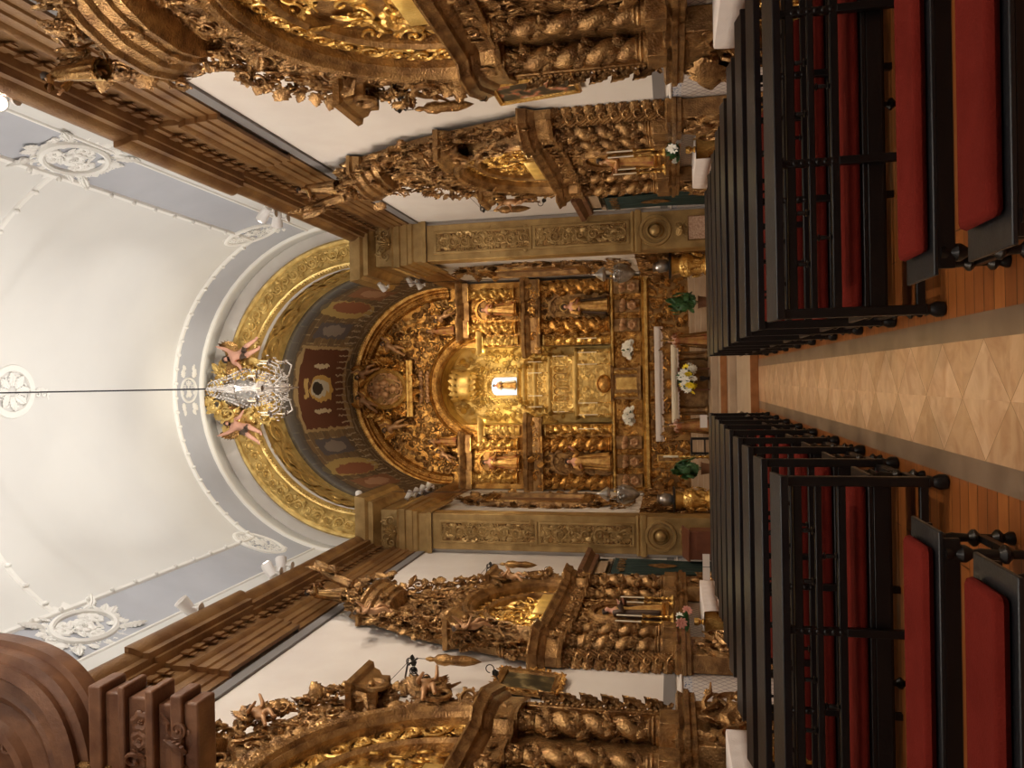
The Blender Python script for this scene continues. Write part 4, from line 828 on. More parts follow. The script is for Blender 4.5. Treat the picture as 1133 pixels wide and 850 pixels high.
# oval relief of the gable
md=thing('oval_relief','oval gilded relief with small figures at the crown of the main altarpiece, ringed by angels','relief',(-.06,YM-.42,11.15))
obj('oval_frame',G().add(arcband(0,0,.62,.72,0,2*PI,[(-.1,0),(-.08,.1),(0,.16),(.08,.1),(.1,0)],48)).add(box(-.95,.95,-.1,.0,-.98,-.82)).add(box(-.95,.95,-.16,.0,-.86,-.80)),'gold_b',md)
obj('back_disc',lathe([(.60,0),(.60,.02),(.001,.03)],32),'gold_d',md).matrix_local=Matrix.Rotation(PI/2,4,'X')@Matrix.Diagonal((1,1.15,1,1))
g=G(); crest(g,[(.85*cos(a),.95*sin(a)) for a in np.linspace(PI*2.2,PI*.8,24)],.36,71,depth=1.4,step=.35); relief(g,-.92,.92,-.9,.85,.26,1.2,72,inside=lambda x,z:(x/.72)**2+(z/.82)**2>1); obj('foliage_border',g,'gold',md)
g=G(); relief(g,-.5,.5,-.55,.55,.22,1.2,73,y=-.04,inside=lambda x,z:(x/.5)**2+(z/.6)**2<1)
for x,z in ((-.18,.05),(.2,.1),(0,-.25),(.05,.32)): g.add(ell(.07,.07,.08,9,6,(x,-.16,z+.13))); g.add(ell(.11,.08,.16,9,6,(x,-.1,z-.04)))
obj('figure_group',g,'skin_w',md)
for i,(x,z,tl,w) in enumerate(((1.15,10.75,.35,'lower right'),(-1.15,10.75,-.35,'lower left'),(.78,11.75,-.5,'upper right'),(-.78,11.75,.5,'upper left'))):
    putto('angel',f'reddish angel leaning on the oval gable relief, {w} of the four',(x,YM-.62,z-.45),0,.95,FLY,LEGS,'skin_w',True,tilt=(0,tl),wm='gold')
for s,w in ((1,'right'),(-1,'left')):
    putto('angel',f'reddish angel seated on the upper cornice of the main altarpiece near the {w} chancel wall',(s*2.55,YM-.55,8.62),0,.8,FLY,LEGS,'skin_w',True,tilt=(0,s*-.5),wm='gold')
    saint('saint_statue',f'carved robed figure on the {w} shoulder of the central throne arch',(s*1.85,YM-.48,8.66),0,1.0,'robe_r','gold',seed=12,sk='skin_w')
    saint('saint_statue',f'pale robed saint in the upper {w} niche of the main altarpiece',(s*2.53-.03,YM-.36,6.62),0,1.2,'robe_g','robe_r',seed=13+s,sk='skin',ped=.08)
A1=(((.16,-.06,.62),(.08,-.18,.64)),((-.16,-.06,.62),(-.07,-.18,.60)))
saint('saint_statue','dark haired saint in black and gold habit, lower right niche of the main altarpiece',(2.5,YM-.40,3.56),0,1.5,'robe_g','robe_d',A1,seed=15,sk='skin',ped=.06,halo=True)
saint('saint_statue','bearded saint in gold robe with arm stretched outwards, lower left niche of the main altarpiece',(-2.53,YM-.40,3.56),0,1.5,'robe_g','robe_g',(((.2,-.08,.70),(.30,-.16,.82)),((-.16,-.06,.62),(-.07,-.18,.62))),seed=16,sk='skin',ped=.06)
# stepped throne in the recess
th=thing('stepped_throne','stepped bright gold throne rising in the middle of the main altarpiece','throne',(0,YM,0))
lv=[(3.5,4.7,1.12),(4.7,5.6,.98),(5.6,6.1,.80),(6.1,6.5,.62),(6.5,6.72,.5)]
for i,(a,b_,w) in enumerate(lv):
    obj('tier',brk([(-w,1.0),(-w,-.05+.13*i),(-w+.1,-.16+.13*i),(w-.1,-.16+.13*i),(w,-.05+.13*i),(w,1.0)],[(0,a),(.05,a+.02),(.05,a+.08),(0,a+.1),(0,b_-.14),(.04,b_-.1),(.08,b_-.04),(.08,b_),(-w*.9,b_+.005)]),'gold_y',th)
    g=G(); relief(g,-w+.06,w-.06,a+.1,b_-.12,.14,.9,80+i,y=-.17+.13*i); obj('tier_relief',g,'gold_y',th)
for k in (-2,-1,0,1,2):
    g=G(); g.add(arcband(k*.24,5.30,.09,.09,0,PI,[(-.02,0),(0,.04),(.02,0)],12)); g.add(box(k*.24-.11,k*.24-.09,-.04,0,4.95,5.3)); g.add(box(k*.24+.09,k*.24+.11,-.04,0,4.95,5.3)); o=obj('little_arch',g,'gold_d' if k%2 else 'gold_b',th); o.location=(0,-.14,0)
tb=thing('tabernacle','small domed gold tabernacle at the middle of the predella above the altar','tabernacle',(-.02,YM-.42,2.54))
obj('cabinet',brk([(-.5,.2),(-.5,-.12),(.5,-.12),(.5,.2)],[(0,0),(.05,.02),(.05,.08),(0,.1),(0,.84),(.06,.88),(.08,.96),(-.4,.98)]),'gold_c',tb)
obj('door',box(-.2,.2,-.16,-.12,.14,.78),'gold_b',tb,bevel=.01)
for s in (1,-1): 
    o=obj('twisted_column',solomonic(.055,.72,3,12,30),'gold_b',tb); o.location=(s*.36,-.2,.12)
obj('oval_shield',G().add(arcband(0,1.18,.26,.2,0,2*PI,[(-.04,0),(0,.08),(.04,0)],30)).add(lathe([(.24,0),(.15,.05),(.001,.07)],20),tr(0,-.02,1.18,rx=PI/2)),'gold',tb).location=(0,-.08,0)
ca=thing('gold_crown_canopy','scalloped bright gold crown canopy hanging over the lit figure','canopy',(0,YM+.25,8.28))
obj('valance',lathe([(.46,-.0),(.50,.1),(.46,.3),(.50,.42),(.42,.46),(.38,.62),(.2,.72),(.001,.74)],28),'gold_y',ca)
for nm,z_,rx_,s_ in (('scallop_fringe',.02,PI,.26),('crown_points',.42,0,.3)):
    g=G()
    for k in range(14): a=2*PI*k/14; g.add(LF2,tr(.465*cos(a),.465*sin(a),z_,rz=a+PI/2,rx=rx_,s=s_))
    obj(nm,g,'gold_y',ca)
wd=thing('lit_niche_panel','brightly lit bluish white panel behind the enthroned figure at the heart of the altarpiece','lit panel',(-.05,YM+.42,6.76))
obj('glass',slab(list(np.linspace(-.30,.30,20)),lambda x:0,lambda x:.72+.5*math.sqrt(max(0,.30**2-x*x)),-.02,0),'glow',wd)
g=G(); 
for k in range(12):
    a=PI*k/11; g.add(RO,tr(.46*cos(a),-.02,.62+.46*sin(a),s=.13))
g.add(box(-.42,-.30,-.05,0,0,.72)); g.add(box(.30,.42,-.05,0,0,.72)); obj('jewelled_frame',g,'gold_y',wd)
saint('saint_statue','small robed and crowned figure enthroned before the bright lit panel',(-.02,YM+.22,6.74),0,.82,'robe_g','petal_w',A1,seed=18,sk='skin')
# candlesticks of the throne and predella
n=0
for tier,(z,y,xs_,h,ch) in zip(('the ledge at the foot','the lower tier','the upper tier'),((3.5,-.62,(-1.45,-1.0,-.62,.62,1.0,1.45),.42,.62),(4.72,-.02,(-.92,-.5,.5,.92),.22,.5),(5.62,.02,(-.75,-.38,.38,.75),.2,.46))):
    for x in xs_: candlestick('candlestick',f'gold candlestick with tall candle on {tier} of the stepped throne',(x,YM+y,z),h,ch,'gold_b',f'tall candles on {tier} of the stepped throne')
for s,w in ((1,'right'),(-1,'left')): bouquet(f'white flowers in a vase on the {w} of the tabernacle, high altar',(s*1.05,YM-.62,2.56),.26,16,['petal_w'],41+s,leafy=.8,br=.10)
for s,w in ((1,'right'),(-1,'left')):   # bracket shelf carrying the candlesticks
    pass
# ================================================================ pews
def turned(h,r,n=10,beads=2):
    pr=[(r,0),(r*1.0,.04*h)]
    for k in range(beads):
        z=(.10+.25*k)*h; pr+=[(r*.6,z),(r*1.25,z+.05*h),(r*1.25,z+.08*h),(r*.6,z+.13*h)]
    pr+=[(r*.75,.65*h),(r*.55,.72*h),(r*1.2,.80*h),(r*1.2,.84*h),(r*.6,.9*h),(r,.95*h),(r,h)]
    return lathe(pr,n)
PL=2.84
def make_pew(kneeler=True):
    t=thing('pew','','pew')
    def O(n,g,m='black',b=.006): return obj(n,g,m,t,bevel=b)
    O('desk_board',G().add(box(0,PL,-.125,.125,-.014,.014),tr(0,.06,.955,rx=.2)),'desk')
    O('desk_lip',G().add(box(0,PL,-.012,.012,-.02,.03),tr(0,-.062,.935,rx=.2)),'desk')
    for z,h in ((.855,.05),(.735,.04),(.60,.05)): O('back_rail',box(.03,PL-.03,-.02,.02,z-h/2,z+h/2))
    xs_=[.035,.035+(PL-.07)/3,.035+2*(PL-.07)/3,PL-.035]
    for i,x in enumerate(xs_):
        end=i in (0,3); g=G()
        if end:
            g.add(box(x-.03,x+.03,-.03,.03,.10,.93)); p=obj('end_post',g,'black',t,bevel=.006)
            obj('foot_ball',lathe([(.02,0),(.045,.01),(.048,.05),(.03,.085),(.04,.11)],10),'black',p).location=(x,0,0)
        else:
            g.add(box(x-.024,x+.024,-.024,.024,.0,.58)); 
            for k in range(7): g.add(ell(.030,.030,.028,8,5,(x,0,.61+.045*k)))
            g.add(box(x-.022,x+.022,-.022,.022,.60,.93)); obj('back_post',g,'black',t,bevel=.004)
    for i in range(3):
        for q in (.33,.67):
            x=xs_[i]+(xs_[i+1]-xs_[i])*q; o=obj('baluster',turned(.095,.020,8,1),'black',t); o.location=(x,0,.755)
            if q==.33: o=obj('baluster',turned(.10,.02,8,1),'black',t); o.location=(xs_[i]+(xs_[i+1]-xs_[i])*.5,0,.62)
    O('seat',box(0,PL,.04,.50,.405,.435)); O('seat_apron',box(.02,PL-.02,.45,.475,.33,.405)); O('back_apron',box(.02,PL-.02,.045,.07,.31,.405))
    cush=obj('seat_cushion',box(.07,PL-.07,.06,.49,.436,.505),'red',t,bevel=.03)
    for x in (.05,PL/2,PL-.05):
        o=obj('front_leg',turned(.40,.032,10,2),'black',t); o.location=(x,.44,0)
    for x in (.05,PL-.05): O('side_stretcher',box(x-.02,x+.02,0,.44,.10,.14))
    O('floor_rail',box(.03,PL-.03,-.02,.02,.11,.16))
    if kneeler:
        kb=O('kneeler_board',box(.04,PL-.04,-.42,-.20,.155,.18)); obj('kneeler_pad',box(.07,PL-.07,-.41,-.21,.18,.225),'red2',kb,bevel=.018)
        for x in (.06,PL-.06): obj('kneeler_bracket',box(x-.02,x+.02,-.42,.0,.10,.155),'black',kb,bevel=.004)
    return t
def make_bench():
    t=thing('bench','','bench')
    obj('seat',box(0,PL,-.205,.20,.43,.45),'desk',t,bevel=.005)
    obj('seat_cushion',box(.11,PL-.08,-.165,.15,.451,.508),'red',t,bevel=.034)
    obj('seat_apron',box(.03,PL-.03,-.20,-.178,.36,.43),'black',t,bevel=.004); obj('seat_apron',box(.03,PL-.03,.17,.195,.36,.43),'black',t,bevel=.004)
    for x in (.10,PL-.10):
        for y in (-.18,.18): o=obj('leg',turned(.42,.034,12,2),'black',t); o.location=(x,y,0)
        obj('side_stretcher',box(x-.018,x+.018,-.18,.18,.12,.16),'black',t,bevel=.004)
    o=obj('floor_rail',G().add(turned(PL-.2,.022,8,2),tr(.10,0,.14,ry=PI/2)),'black',t)
    return t
pk=make_pew(True); p0=make_pew(False); bn=make_bench()
ords=['frontmost','second','third','fourth','fifth','sixth','seventh','eighth']
rows=[5.0,6.03,7.02,8.05,9.2,10.2,11.25,12.35,13.45]
used=set()
def put(src,x,y,label,group):
    o=src if id(src) not in used else copy_tree(src); used.add(id(src)); o.location=(x,y,0); o['label']=label; o['group']=group; return o
protos_k=pk; fills={id(pk):False}
n=len(rows)
for s,w in ((-1,'left'),(1,'right')):
    x=.49 if s>0 else -.47-PL
    put(p0,x,rows[0],f'black open backed pew with red seat, rearmost of the {w} hand pews with backs',f'black pews {w} of the aisle')
    for i,y in enumerate(rows[1:]):
        k=n-2-i
        put(pk,x,y,f'black wooden pew with red seat, {ords[k]} row counted from the altar, {w} of the aisle',f'black pews {w} of the aisle')
    put(bn,x+(.09*s),3.93,f'black backless bench with red cushion, the farther of two, {w} of the aisle',f'backless benches {w} of the aisle')
    put(bn,x+(.09*s),3.13,f'black backless bench with red cushion, nearest the camera, {w} of the aisle',f'backless benches {w} of the aisle')
# white cards on the front pews
for (x,z,w) in ((-.62,.985,'white card standing on the front left pew beside the aisle'),(-3.02,.99,'white card standing at the middle of the front left pew'),(-3.25,.985,'white card at the wall end of the front left pew')):
    o=thing('card',w,'card',(x,13.62,1.012)); obj('sheet',box(-.11,.11,0,.006,0,.12),'paper',o)
# ================================================================ chancel furniture
at_=thing('altar_table','plain front altar on the chancel step with carved angel supports at both ends','altar',(-.03,22.0,.6))
obj('table_top',box(-1.05,1.05,-.38,.38,.93,.99),'gold_b',at_,bevel=.01)
for s in (1,-1): obj('support',lathe([(.14,0),(.16,.04),(.10,.12),(.09,.5),(.12,.8),(.15,.93)],14),'gold_c',at_).location=(s*.75,0,0)
obj('rear_frame',box(-.9,.9,.2,.26,.0,.93),'gold_c',at_)
c=thing('altar_cloth','short white altar cloth with lace drop on the front altar','altar cloth',(-.03,22.0,1.592))
P=[]
for z,y in ((-.16,-.405),(-.05,-.402),(.004,-.395),(.008,-.38),(.008,.38)): P.append([(x,y-.006*sin(x*25)*(z<0),z) for x in np.linspace(-1.07,1.07,40)])
o=obj('linen',grid(P),'candle',c); o.modifiers.new('solid','SOLIDIFY').thickness=.006
for s in (1,-1): o=obj('side_drop',grid([[(s*1.072,y,z) for y in np.linspace(-.39,.38,8)] for z in (.006,-.30)]),'white',c); o.modifiers.new('solid','SOLIDIFY').thickness=.008
o=obj('lace_border',grid([[(x,-.412-.006*sin(x*25),-.16-(.05*(1-.5*abs(sin(x*28))) if i else 0)) for x in np.linspace(-1.07,1.07,160)] for i in range(2)]),'lace',c); o.modifiers.new('solid','SOLIDIFY').thickness=.004
ha=thing('high_altar','broad high altar with carved dark gold frontal before the main altarpiece','altar',(-.05,24.25,1.05))
obj('mensa',box(-1.72,1.72,-.42,.45,0,1.03),'gold_d',ha,bevel=.01)
g=G(); relief(g,-1.62,1.62,.08,.74,.22,1.,91,y=-.42); obj('frontal_relief',g,'gold',ha)
c=thing('altar_cloth','long white cloth with lace drop covering the high altar','altar cloth',(-.05,24.25,2.085))
P=[]
for z,y in ((-.20,-.455),(-.08,-.45),(.0,-.445),(.006,-.42),(.006,.4)): P.append([(x,y-.008*sin(x*17)*(z<0),z) for x in np.linspace(-1.75,1.75,50)])
o=obj('linen',grid(P),'white',c); o.modifiers.new('solid','SOLIDIFY').thickness=.006
o=obj('lace_border',grid([[(x,-.462-.008*sin(x*17),-.20-(.07*(1-.5*abs(sin(x*22))) if i else 0)) for x in np.linspace(-1.75,1.75,220)] for i in range(2)]),'lace',c); o.modifiers.new('solid','SOLIDIFY').thickness=.004
for s,w in ((1,'right'),(-1,'left')):
    t=saint('angel_statue',f'brown and gold carved angel holding a torch, {w} end of the front altar',(s*1.18-.02,21.75,.6),0,1.15,'robe_r','gold_d',arms=(((.17,-.05,.68),(.10,-.2,.80)),((-.17,-.06,.66),(-.10,-.2,.78))),seed=20+s,sk='skin_l')
    for q in (1,-1): wing(t,1.15,q,'gold_d',spread=.5)
    obj('torch',lathe([(.02,.9),(.03,1.0),(.018,1.05),(.018,1.28)],8),'gold_b',t).location=(0,-.2,0)
    # big gilded console figure below the pilaster
    t=thing('gilded_console',f'bulging gilded console with silver base and dark tray, {w} wall of the chancel','console',(s*3.1,20.75,.6))
    obj('body',lathe([(.22,0),(.30,.08),(.20,.2),(.26,.38),(.33,.55),(.22,.75),(.26,.9),(.30,.95)],20),'gold_b',t)
    g=G()
    for k in range(8):
        a=2*PI*k/8; g.add(SC,tr(.27*cos(a),.27*sin(a),.55,rz=a+PI/2,s=.25)); g.add(LF,tr(.27*cos(a),.27*sin(a),.15,rz=a+PI/2,s=.3))
    obj('scroll_relief',g,'gold_b',t); obj('tray',lathe([(.30,.95),(.36,.98),(.36,1.02),(.001,1.02)],20),'metal_d',t); obj('urn',lathe([(.10,1.02),(.16,1.08),(.18,1.25),(.13,1.35),(.16,1.42),(.001,1.44)],18),'silver',t)
    # hanging sanctuary lamp
    hl=thing('hanging_lamp',f'ornate grey silver lamp hanging on chains before the {w} chancel wall','hanging lamp',(s*2.93,20.55,2.35))
    obj('bowl',lathe([(.01,0),(.05,.04),(.03,.12),(.10,.2),(.20,.32),(.24,.45),(.20,.5),(.22,.56),(.15,.6)],20),'silver',hl)
    g=G()
    for k in range(10): a=2*PI*k/10; g.add(LF2,tr(.2*cos(a),.2*sin(a),.40,rz=a+PI/2,s=.22)); g.add(SC2,tr(.19*cos(a),.19*sin(a),.62,rz=a+PI/2,s=.16))
    obj('openwork',g,'silver',hl); obj('crown',lathe([(.16,.92),(.2,.98),(.12,1.1),(.03,1.2),(.02,1.3)],16),'silver',hl)
    for k in range(4): a=PI/4+k*PI/2; obj('chain',tube([(.2*cos(a),.2*sin(a),.56),(.15*cos(a),.15*sin(a),.95)],.008,5),'silver',hl)
    obj('suspension_rod',tube([(0,0,1.3),(0,0,6.0),(s*.0,0,7.05)],.008,5),'metal_d',hl)
bouquet('yellow and white flower arrangement on the floor before the front altar',(.10,20.9,.62),.36,26,['petal_w','petal_y','petal_w'],77,br=.12,leafy=1.4,vase='metal_d',vh=.25)
for x,y,lb in ((2.12,20.9,'leafy green potted plant on the right of the chancel steps'),(-2.28,20.9,'leafy green potted plant on the left of the chancel steps')):
    t=thing('potted_plant',lb,'plant',(x,y,.6)); obj('pot',lathe([(.12,0),(.16,.25),(.18,.28),(.14,.28),(.001,.24)],16),'brown',t)
    rnd=random.Random(int(x*10)); g=G()
    for k in range(60):
        a=rnd.uniform(0,2*PI); e=rnd.uniform(.1,1.3); R=rnd.uniform(.12,.42); g.add(LF if k%2 else LF2,tr(R*cos(a)*cos(e)*.9,R*sin(a)*cos(e),.3+R*1.5*sin(e),rz=a+PI/2,rx=-rnd.uniform(0,1.),ry=rnd.uniform(-.8,.8),s=.24))
    obj('foliage',g,'leaf',t)
    for k in range(5): a=k*1.26; obj('stem',tube([(0,0,.24),(.1*cos(a),.1*sin(a),.45),(.2*cos(a),.2*sin(a),.6)],.008,5),'leaf',t)
t=thing('kneeling_desk','dark framed kneeling desk on the chancel floor before the front altar','desk',(.08,21.35,.6)); 
for x in (-.28,.28):
    for y in (-.15,.15): obj('leg',box(x-.02,x+.02,y-.02,y+.02,0,.8),'mahog',t,bevel=.004)
obj('top',box(-.33,.33,-.2,.2,.8,.84),'mahog',t,bevel=.006); obj('cloth',box(-.2,.2,-.21,.21,.845,.86),'robe_d',t); obj('cloth_drop',box(-.2,.2,-.215,-.205,.62,.86),'robe_d',t)
t=thing('stool','small dark open wooden stool on the left of the chancel','stool',(-1.72,21.3,.6))
for x in (-.2,.2):
    for y in (-.16,.16): obj('leg',box(x-.02,x+.02,y-.02,y+.02,0,.5),'black',t,bevel=.004)
obj('seat',box(-.23,.23,-.19,.19,.48,.53),'black',t,bevel=.01); obj('stretcher',box(-.2,.2,-.175,-.145,.14,.18),'black',t)
t=thing('paschal_candle','twisted gilded candle stand beside the stool, left of the front altar','candle stand',(-2.0,21.2,.6))
obj('twisted_shaft',solomonic(.045,.85,6,12,60,vine=False),'gold_b',t); obj('foot',lathe([(.16,0),(.16,.03),(.06,.08)],14),'gold_b',t); obj('candle',lathe([(.03,.86),(.03,1.25),(.01,1.26)],10),'candle',t)
t=thing('small_framed_panel','small gilded panel hung on the altarpiece base left of the high altar','panel',(-2.42,24.86,1.35)); obj('frame',sweepz([(-.1,0),(-.1,.72),(.1,.72),(.1,0)],[(-.03,0),(-.02,.05),(.02,.05),(.03,0)],True),'gold_b',t); obj('plate',box(-.09,.09,-.03,0,0,.72),'gold_c',t)
t=thing('paper_notice','pinkish framed sheet with a small dark mark on the base of the right pilaster','notice',(3.88,YA-.22,.62)); obj('sheet',box(-.29,.29,-.01,.0,0,.50),'parch',t); obj('dark_mark',prism([(-.08,.06),(.10,.06),(.12,.10),(.02,.085),(-.05,.09)],-.014,-.011),'black',t); obj('frame',sweepz([(-.30,-.01),(-.30,.51),(.30,.51),(.30,-.01)],[(-.015,0),(-.01,.025),(.015,.02),(.015,0)],True),'gold_c',t)
t=thing('lectern','plain reddish brown panelled lectern before the left pilaster','lectern',(-3.85,18.9,.30)); obj('body',box(-.34,.34,-.25,.25,0,.95),'mahog',t,bevel=.015); obj('slanted_top',G().add(box(-.38,.38,-.3,.3,-.02,.02),tr(0,0,1.03,rx=.25)),'mahog',t,bevel=.005); obj('panel',box(-.24,.24,-.262,-.25,.15,.8),'mahog',t,bevel=.008)
# gilded picture frames on the chancel side walls
for s,w in ((1,'right'),(-1,'left')):
    t=thing('gilded_window_frame',f'carved gilded frame round a recess, {w} chancel wall','frame',(s*(RC-.01),22.6,0),-s*PI/2)
    obj('moulding',sweepz([(-.75,4.1),(-.75,7.0),(.75,7.0),(.75,4.1)],[(-.16,0),(-.12,.12),(-.04,.16),(.04,.10),(.14,.14),(.2,0)],True),'gold_c',t)
    obj('dark_recess',box(-.7,.7,-.03,0,4.1,7.0),'brown',t)
    g=G(); crest(g,[(-.8,3.9),(-.95,4.6),(-.95,6.4),(-.8,7.1),(-.4,7.6),(0,7.9),(.4,7.6),(.8,7.1),(.95,6.4),(.95,4.6),(.8,3.9),(.4,3.5),(0,3.2),(-.4,3.5),(-.8,3.9)],.34,95,step=.33,depth=1.); relief(g,-.7,.7,7.15,7.6,.24,1.,96,y=-.04); relief(g,-.6,.6,3.45,3.9,.24,1.,97,y=-.04); relief(g,-1.15,1.15,2.7,3.3,.24,1.,98,y=-.04); obj('foliage_border',g,'gold_c',t)
    t=thing('gilded_side_panel',f'gilded panelling with relief on the lower {w} chancel wall','panelling',(s*(RC-.01),22.6,0),-s*PI/2)
    obj('panel',box(-2.2,2.2,-.10,0,.6,2.5),'gold_d',t,bevel=.01); g=G(); relief(g,-2.1,2.1,.7,2.4,.3,.9,99,y=-.10); obj('panel_relief',g,'gold_c',t)
# ================================================================ chandelier
ch=thing('crystal_chandelier','large glittering crystal chandelier hanging on a thin rod before the arch crown','chandelier',(.10,12.0,8.0))
obj('suspension_rod',tube([(0,0,1.5),(0,0,3.4),(.0,0,6.62)],.014,6),'metal_d',ch)
obj('stem',lathe([(.02,-.05),(.06,0),(.10,.10),(.05,.2),(.09,.35),(.13,.5),(.05,.62),(.04,.9),(.08,1.0),(.03,1.2),(.02,1.52)],14),'crystal',ch)
g=G(); 
for k in range(14):
    a=2*PI*k/14
    for (r0,z0_,r1,z1_,nn) in ((.12,1.42,.34,.78,12),(.34,.78,.22,.30,9),(.44,.42,.15,.05,8)):
        for q in range(nn):
            u=q/(nn-1); r=r0+(r1-r0)*u; z=z0_+(z1_-z0_)*u-.10*sin(PI*u)*(1 if r1<r0 else .4); g.add(ell(.014,.014,.020,5,4,(r*cos(a),r*sin(a),z)))
for k in range(60):
    a=k*2.39996; r=.46+.10*sin(k*1.7); z=.02+.34*((k*37)%60)/60; g.add(lathe([(.001,-.06),(.012,-.03),(.008,0)],5),tr(r*cos(a),r*sin(a),z))
o=obj('crystal_drops',g,'crystal',ch); o['kind']='stuff'
for r,z in ((.34,.78),(.22,.3),(.12,1.42)): obj('ring',tube([(r*cos(a),r*sin(a),z) for a in np.linspace(0,2*PI,33)],.010,5),'silver',ch)
for k in range(12):
    a=2*PI*k/12; R=.52 if k%2 else .42; dz=.0 if k%2 else .18
    arm=obj('arm',tube([(.06*cos(a),.06*sin(a),.25+dz),(R*.45*cos(a),R*.45*sin(a),.02+dz),(R*.85*cos(a),R*.85*sin(a),.02+dz),(R*cos(a),R*sin(a),.14+dz)],.014,6),'crystal',ch)
    obj('candle_cup',G().add(lathe([(.01,0),(.05,.02),(.03,.04),(.012,.05)],10),tr(R*cos(a),R*sin(a),.14+dz)),'silver',arm); obj('candle',G().add(lathe([(.011,0),(.011,.13),(.003,.15)],8),tr(R*cos(a),R*sin(a),.19+dz)),'candle',arm)
# ================================================================ wall sconces with furled banners
def sconce(label,loc,rz,H):
    t=thing('wall_lantern',label,'hanging lantern',loc,rz,'iron bracket lanterns')
    g=G()
    g.add(tube([(0,0,.12),(.0,-.15,.22),(0,-.34,.18),(0,-.45,.02)],.016,6)); g.add(tube([(0,-.02,-.3),(0,-.12,-.05),(0,-.30,.12)],.012,6))
    for (y,z,r) in ((-.12,.06,.09),(-.26,.08,.07),(-.40,.14,.06)): g.add(tube([(0,y+r*cos(a)*(1-.06*a),z+r*sin(a)*(1-.06*a)) for a in np.linspace(0,9,24)],.009,5))
    for k in range(6): g.add(LF2,tr(.0,-.1-.06*k,.16-.01*k,rz=PI/2,ry=.9*k,s=.10))
    obj('scroll_bracket',g,'iron',t)
    obj('chain',tube([(0,-.45,.02),(0,-.45,-.14)],.006,5),'iron',t)
    obj('lantern_body',lathe([(.001,-.10),(.02,-.12),(.04,-.18),(.03,-.24),(.075,-.30),(.09,-.42),(.07,-.5),(.08,-.72),(.05,-.86),(.035,-.90),(.001,-.98)],12),'gold_d',t).location=(0,-.45,0)
    g=G()
    g.add(tube([(0,0,-H),(0,-.2,-H-.02),(0,-.36,-H+.04)],.010,5)); g.add(tube([(0,-.36+.06*cos(a),-H+.1+.06*sin(a)) for a in np.linspace(0,5,16)],.008,5)); g.add(RO,tr(.0,-.3,-H+.02,rz=PI/2,s=.09)); obj('lower_hook',g,'iron',t)
    obj('cord',tube([(0,0,.55),(0,-.2,.35),(0,-.40,.16)],.005,4),'iron',t)
    return t
sconce('iron bracket lantern on the right wall between the two altarpieces',(HW-.01,10.4,5.2),-PI/2,1.2)
sconce('iron bracket lantern on the left wall between the two altarpieces',(-HW+.01,11.0,5.4),PI/2,1.2)
sconce('iron bracket lantern on the right wall over the door by the arch',(HW-.01,17.0,5.6),-PI/2,1.3)
sconce('iron bracket lantern on the left wall over the door by the arch',(-HW+.01,16.95,5.6),PI/2,1.3)
# ================================================================ paintings
def flower_paint(name,bg,cols,sc):
    m=bpy.data.materials.new(name); m.use_nodes=True; nt=m.node_tree; b=nt.nodes['Principled BSDF']; tc=nt.nodes.new('ShaderNodeTexCoord'); v=nt.nodes.new('ShaderNodeTexNoise'); v.inputs['Scale'].default_value=sc; v.inputs['Detail'].default_value=4; nt.links.new(tc.outputs['Object'],v.inputs['Vector'])
    r=nt.nodes.new('ShaderNodeValToRGB'); e=r.color_ramp.elements; e[0].position=.0; e[0].color=(*bg,1); e[1].position=.50; e[1].color=(*bg,1)
    for p,c in cols: q=e.new(p); q.color=(*c,1)
    nt.links.new(v.outputs[0],r.inputs[0]); nt.links.new(r.outputs[0],b.inputs['Base Color']); b.inputs['Roughness'].default_value=.35; return m
M['pic_f']=flower_paint('dark_flower_painting',(.035,.03,.022),[(.54,(.16,.12,.07)),(.60,(.42,.10,.04)),(.66,(.6,.5,.38))],5.)
M['pic_d']=flower_paint('dark_varnished_painting',(.03,.028,.015),[(.56,(.09,.07,.03)),(.62,(.25,.2,.1))],4.)
def painting(label,loc,rz,w,h,m,fm,tilt,fw):
    t=thing('framed_painting',label,'painting',loc,rz); t.rotation_euler=(tilt,0,rz)
    obj('canvas',box(-w/2+fw*.5,w/2-fw*.5,-.03,-.01,fw*.5,h-fw*.5),m,t)
    obj('frame',sweepz([(-w/2+fw/2,fw/2),(-w/2+fw/2,h-fw/2),(w/2-fw/2,h-fw/2),(w/2-fw/2,fw/2)],[(-fw/2,0),(-fw/2,.04),(-fw*.2,.07),(fw*.1,.05),(fw*.35,.06),(fw/2,.02),(fw/2,0)],True),fm,t); return t
painting('dark painting of red and white flowers in a gold frame, right wall',(HW-.02,11.0,2.82),-PI/2,.78,1.26,'pic_f','gold_b',.07,.09)
pt=painting('dark varnished painting in a carved gold frame, left wall',(-HW+.02,11.3,3.3),PI/2,.85,.98,'pic_d','gold_d',.07,.13)
g=G(); crest(g,[(-.38,.03),(-.38,.95),(.38,.95),(.38,.03),(-.38,.03)],.09,55,y=-.05,step=.5,depth=1.); obj('frame_carving',g,'gold',pt)
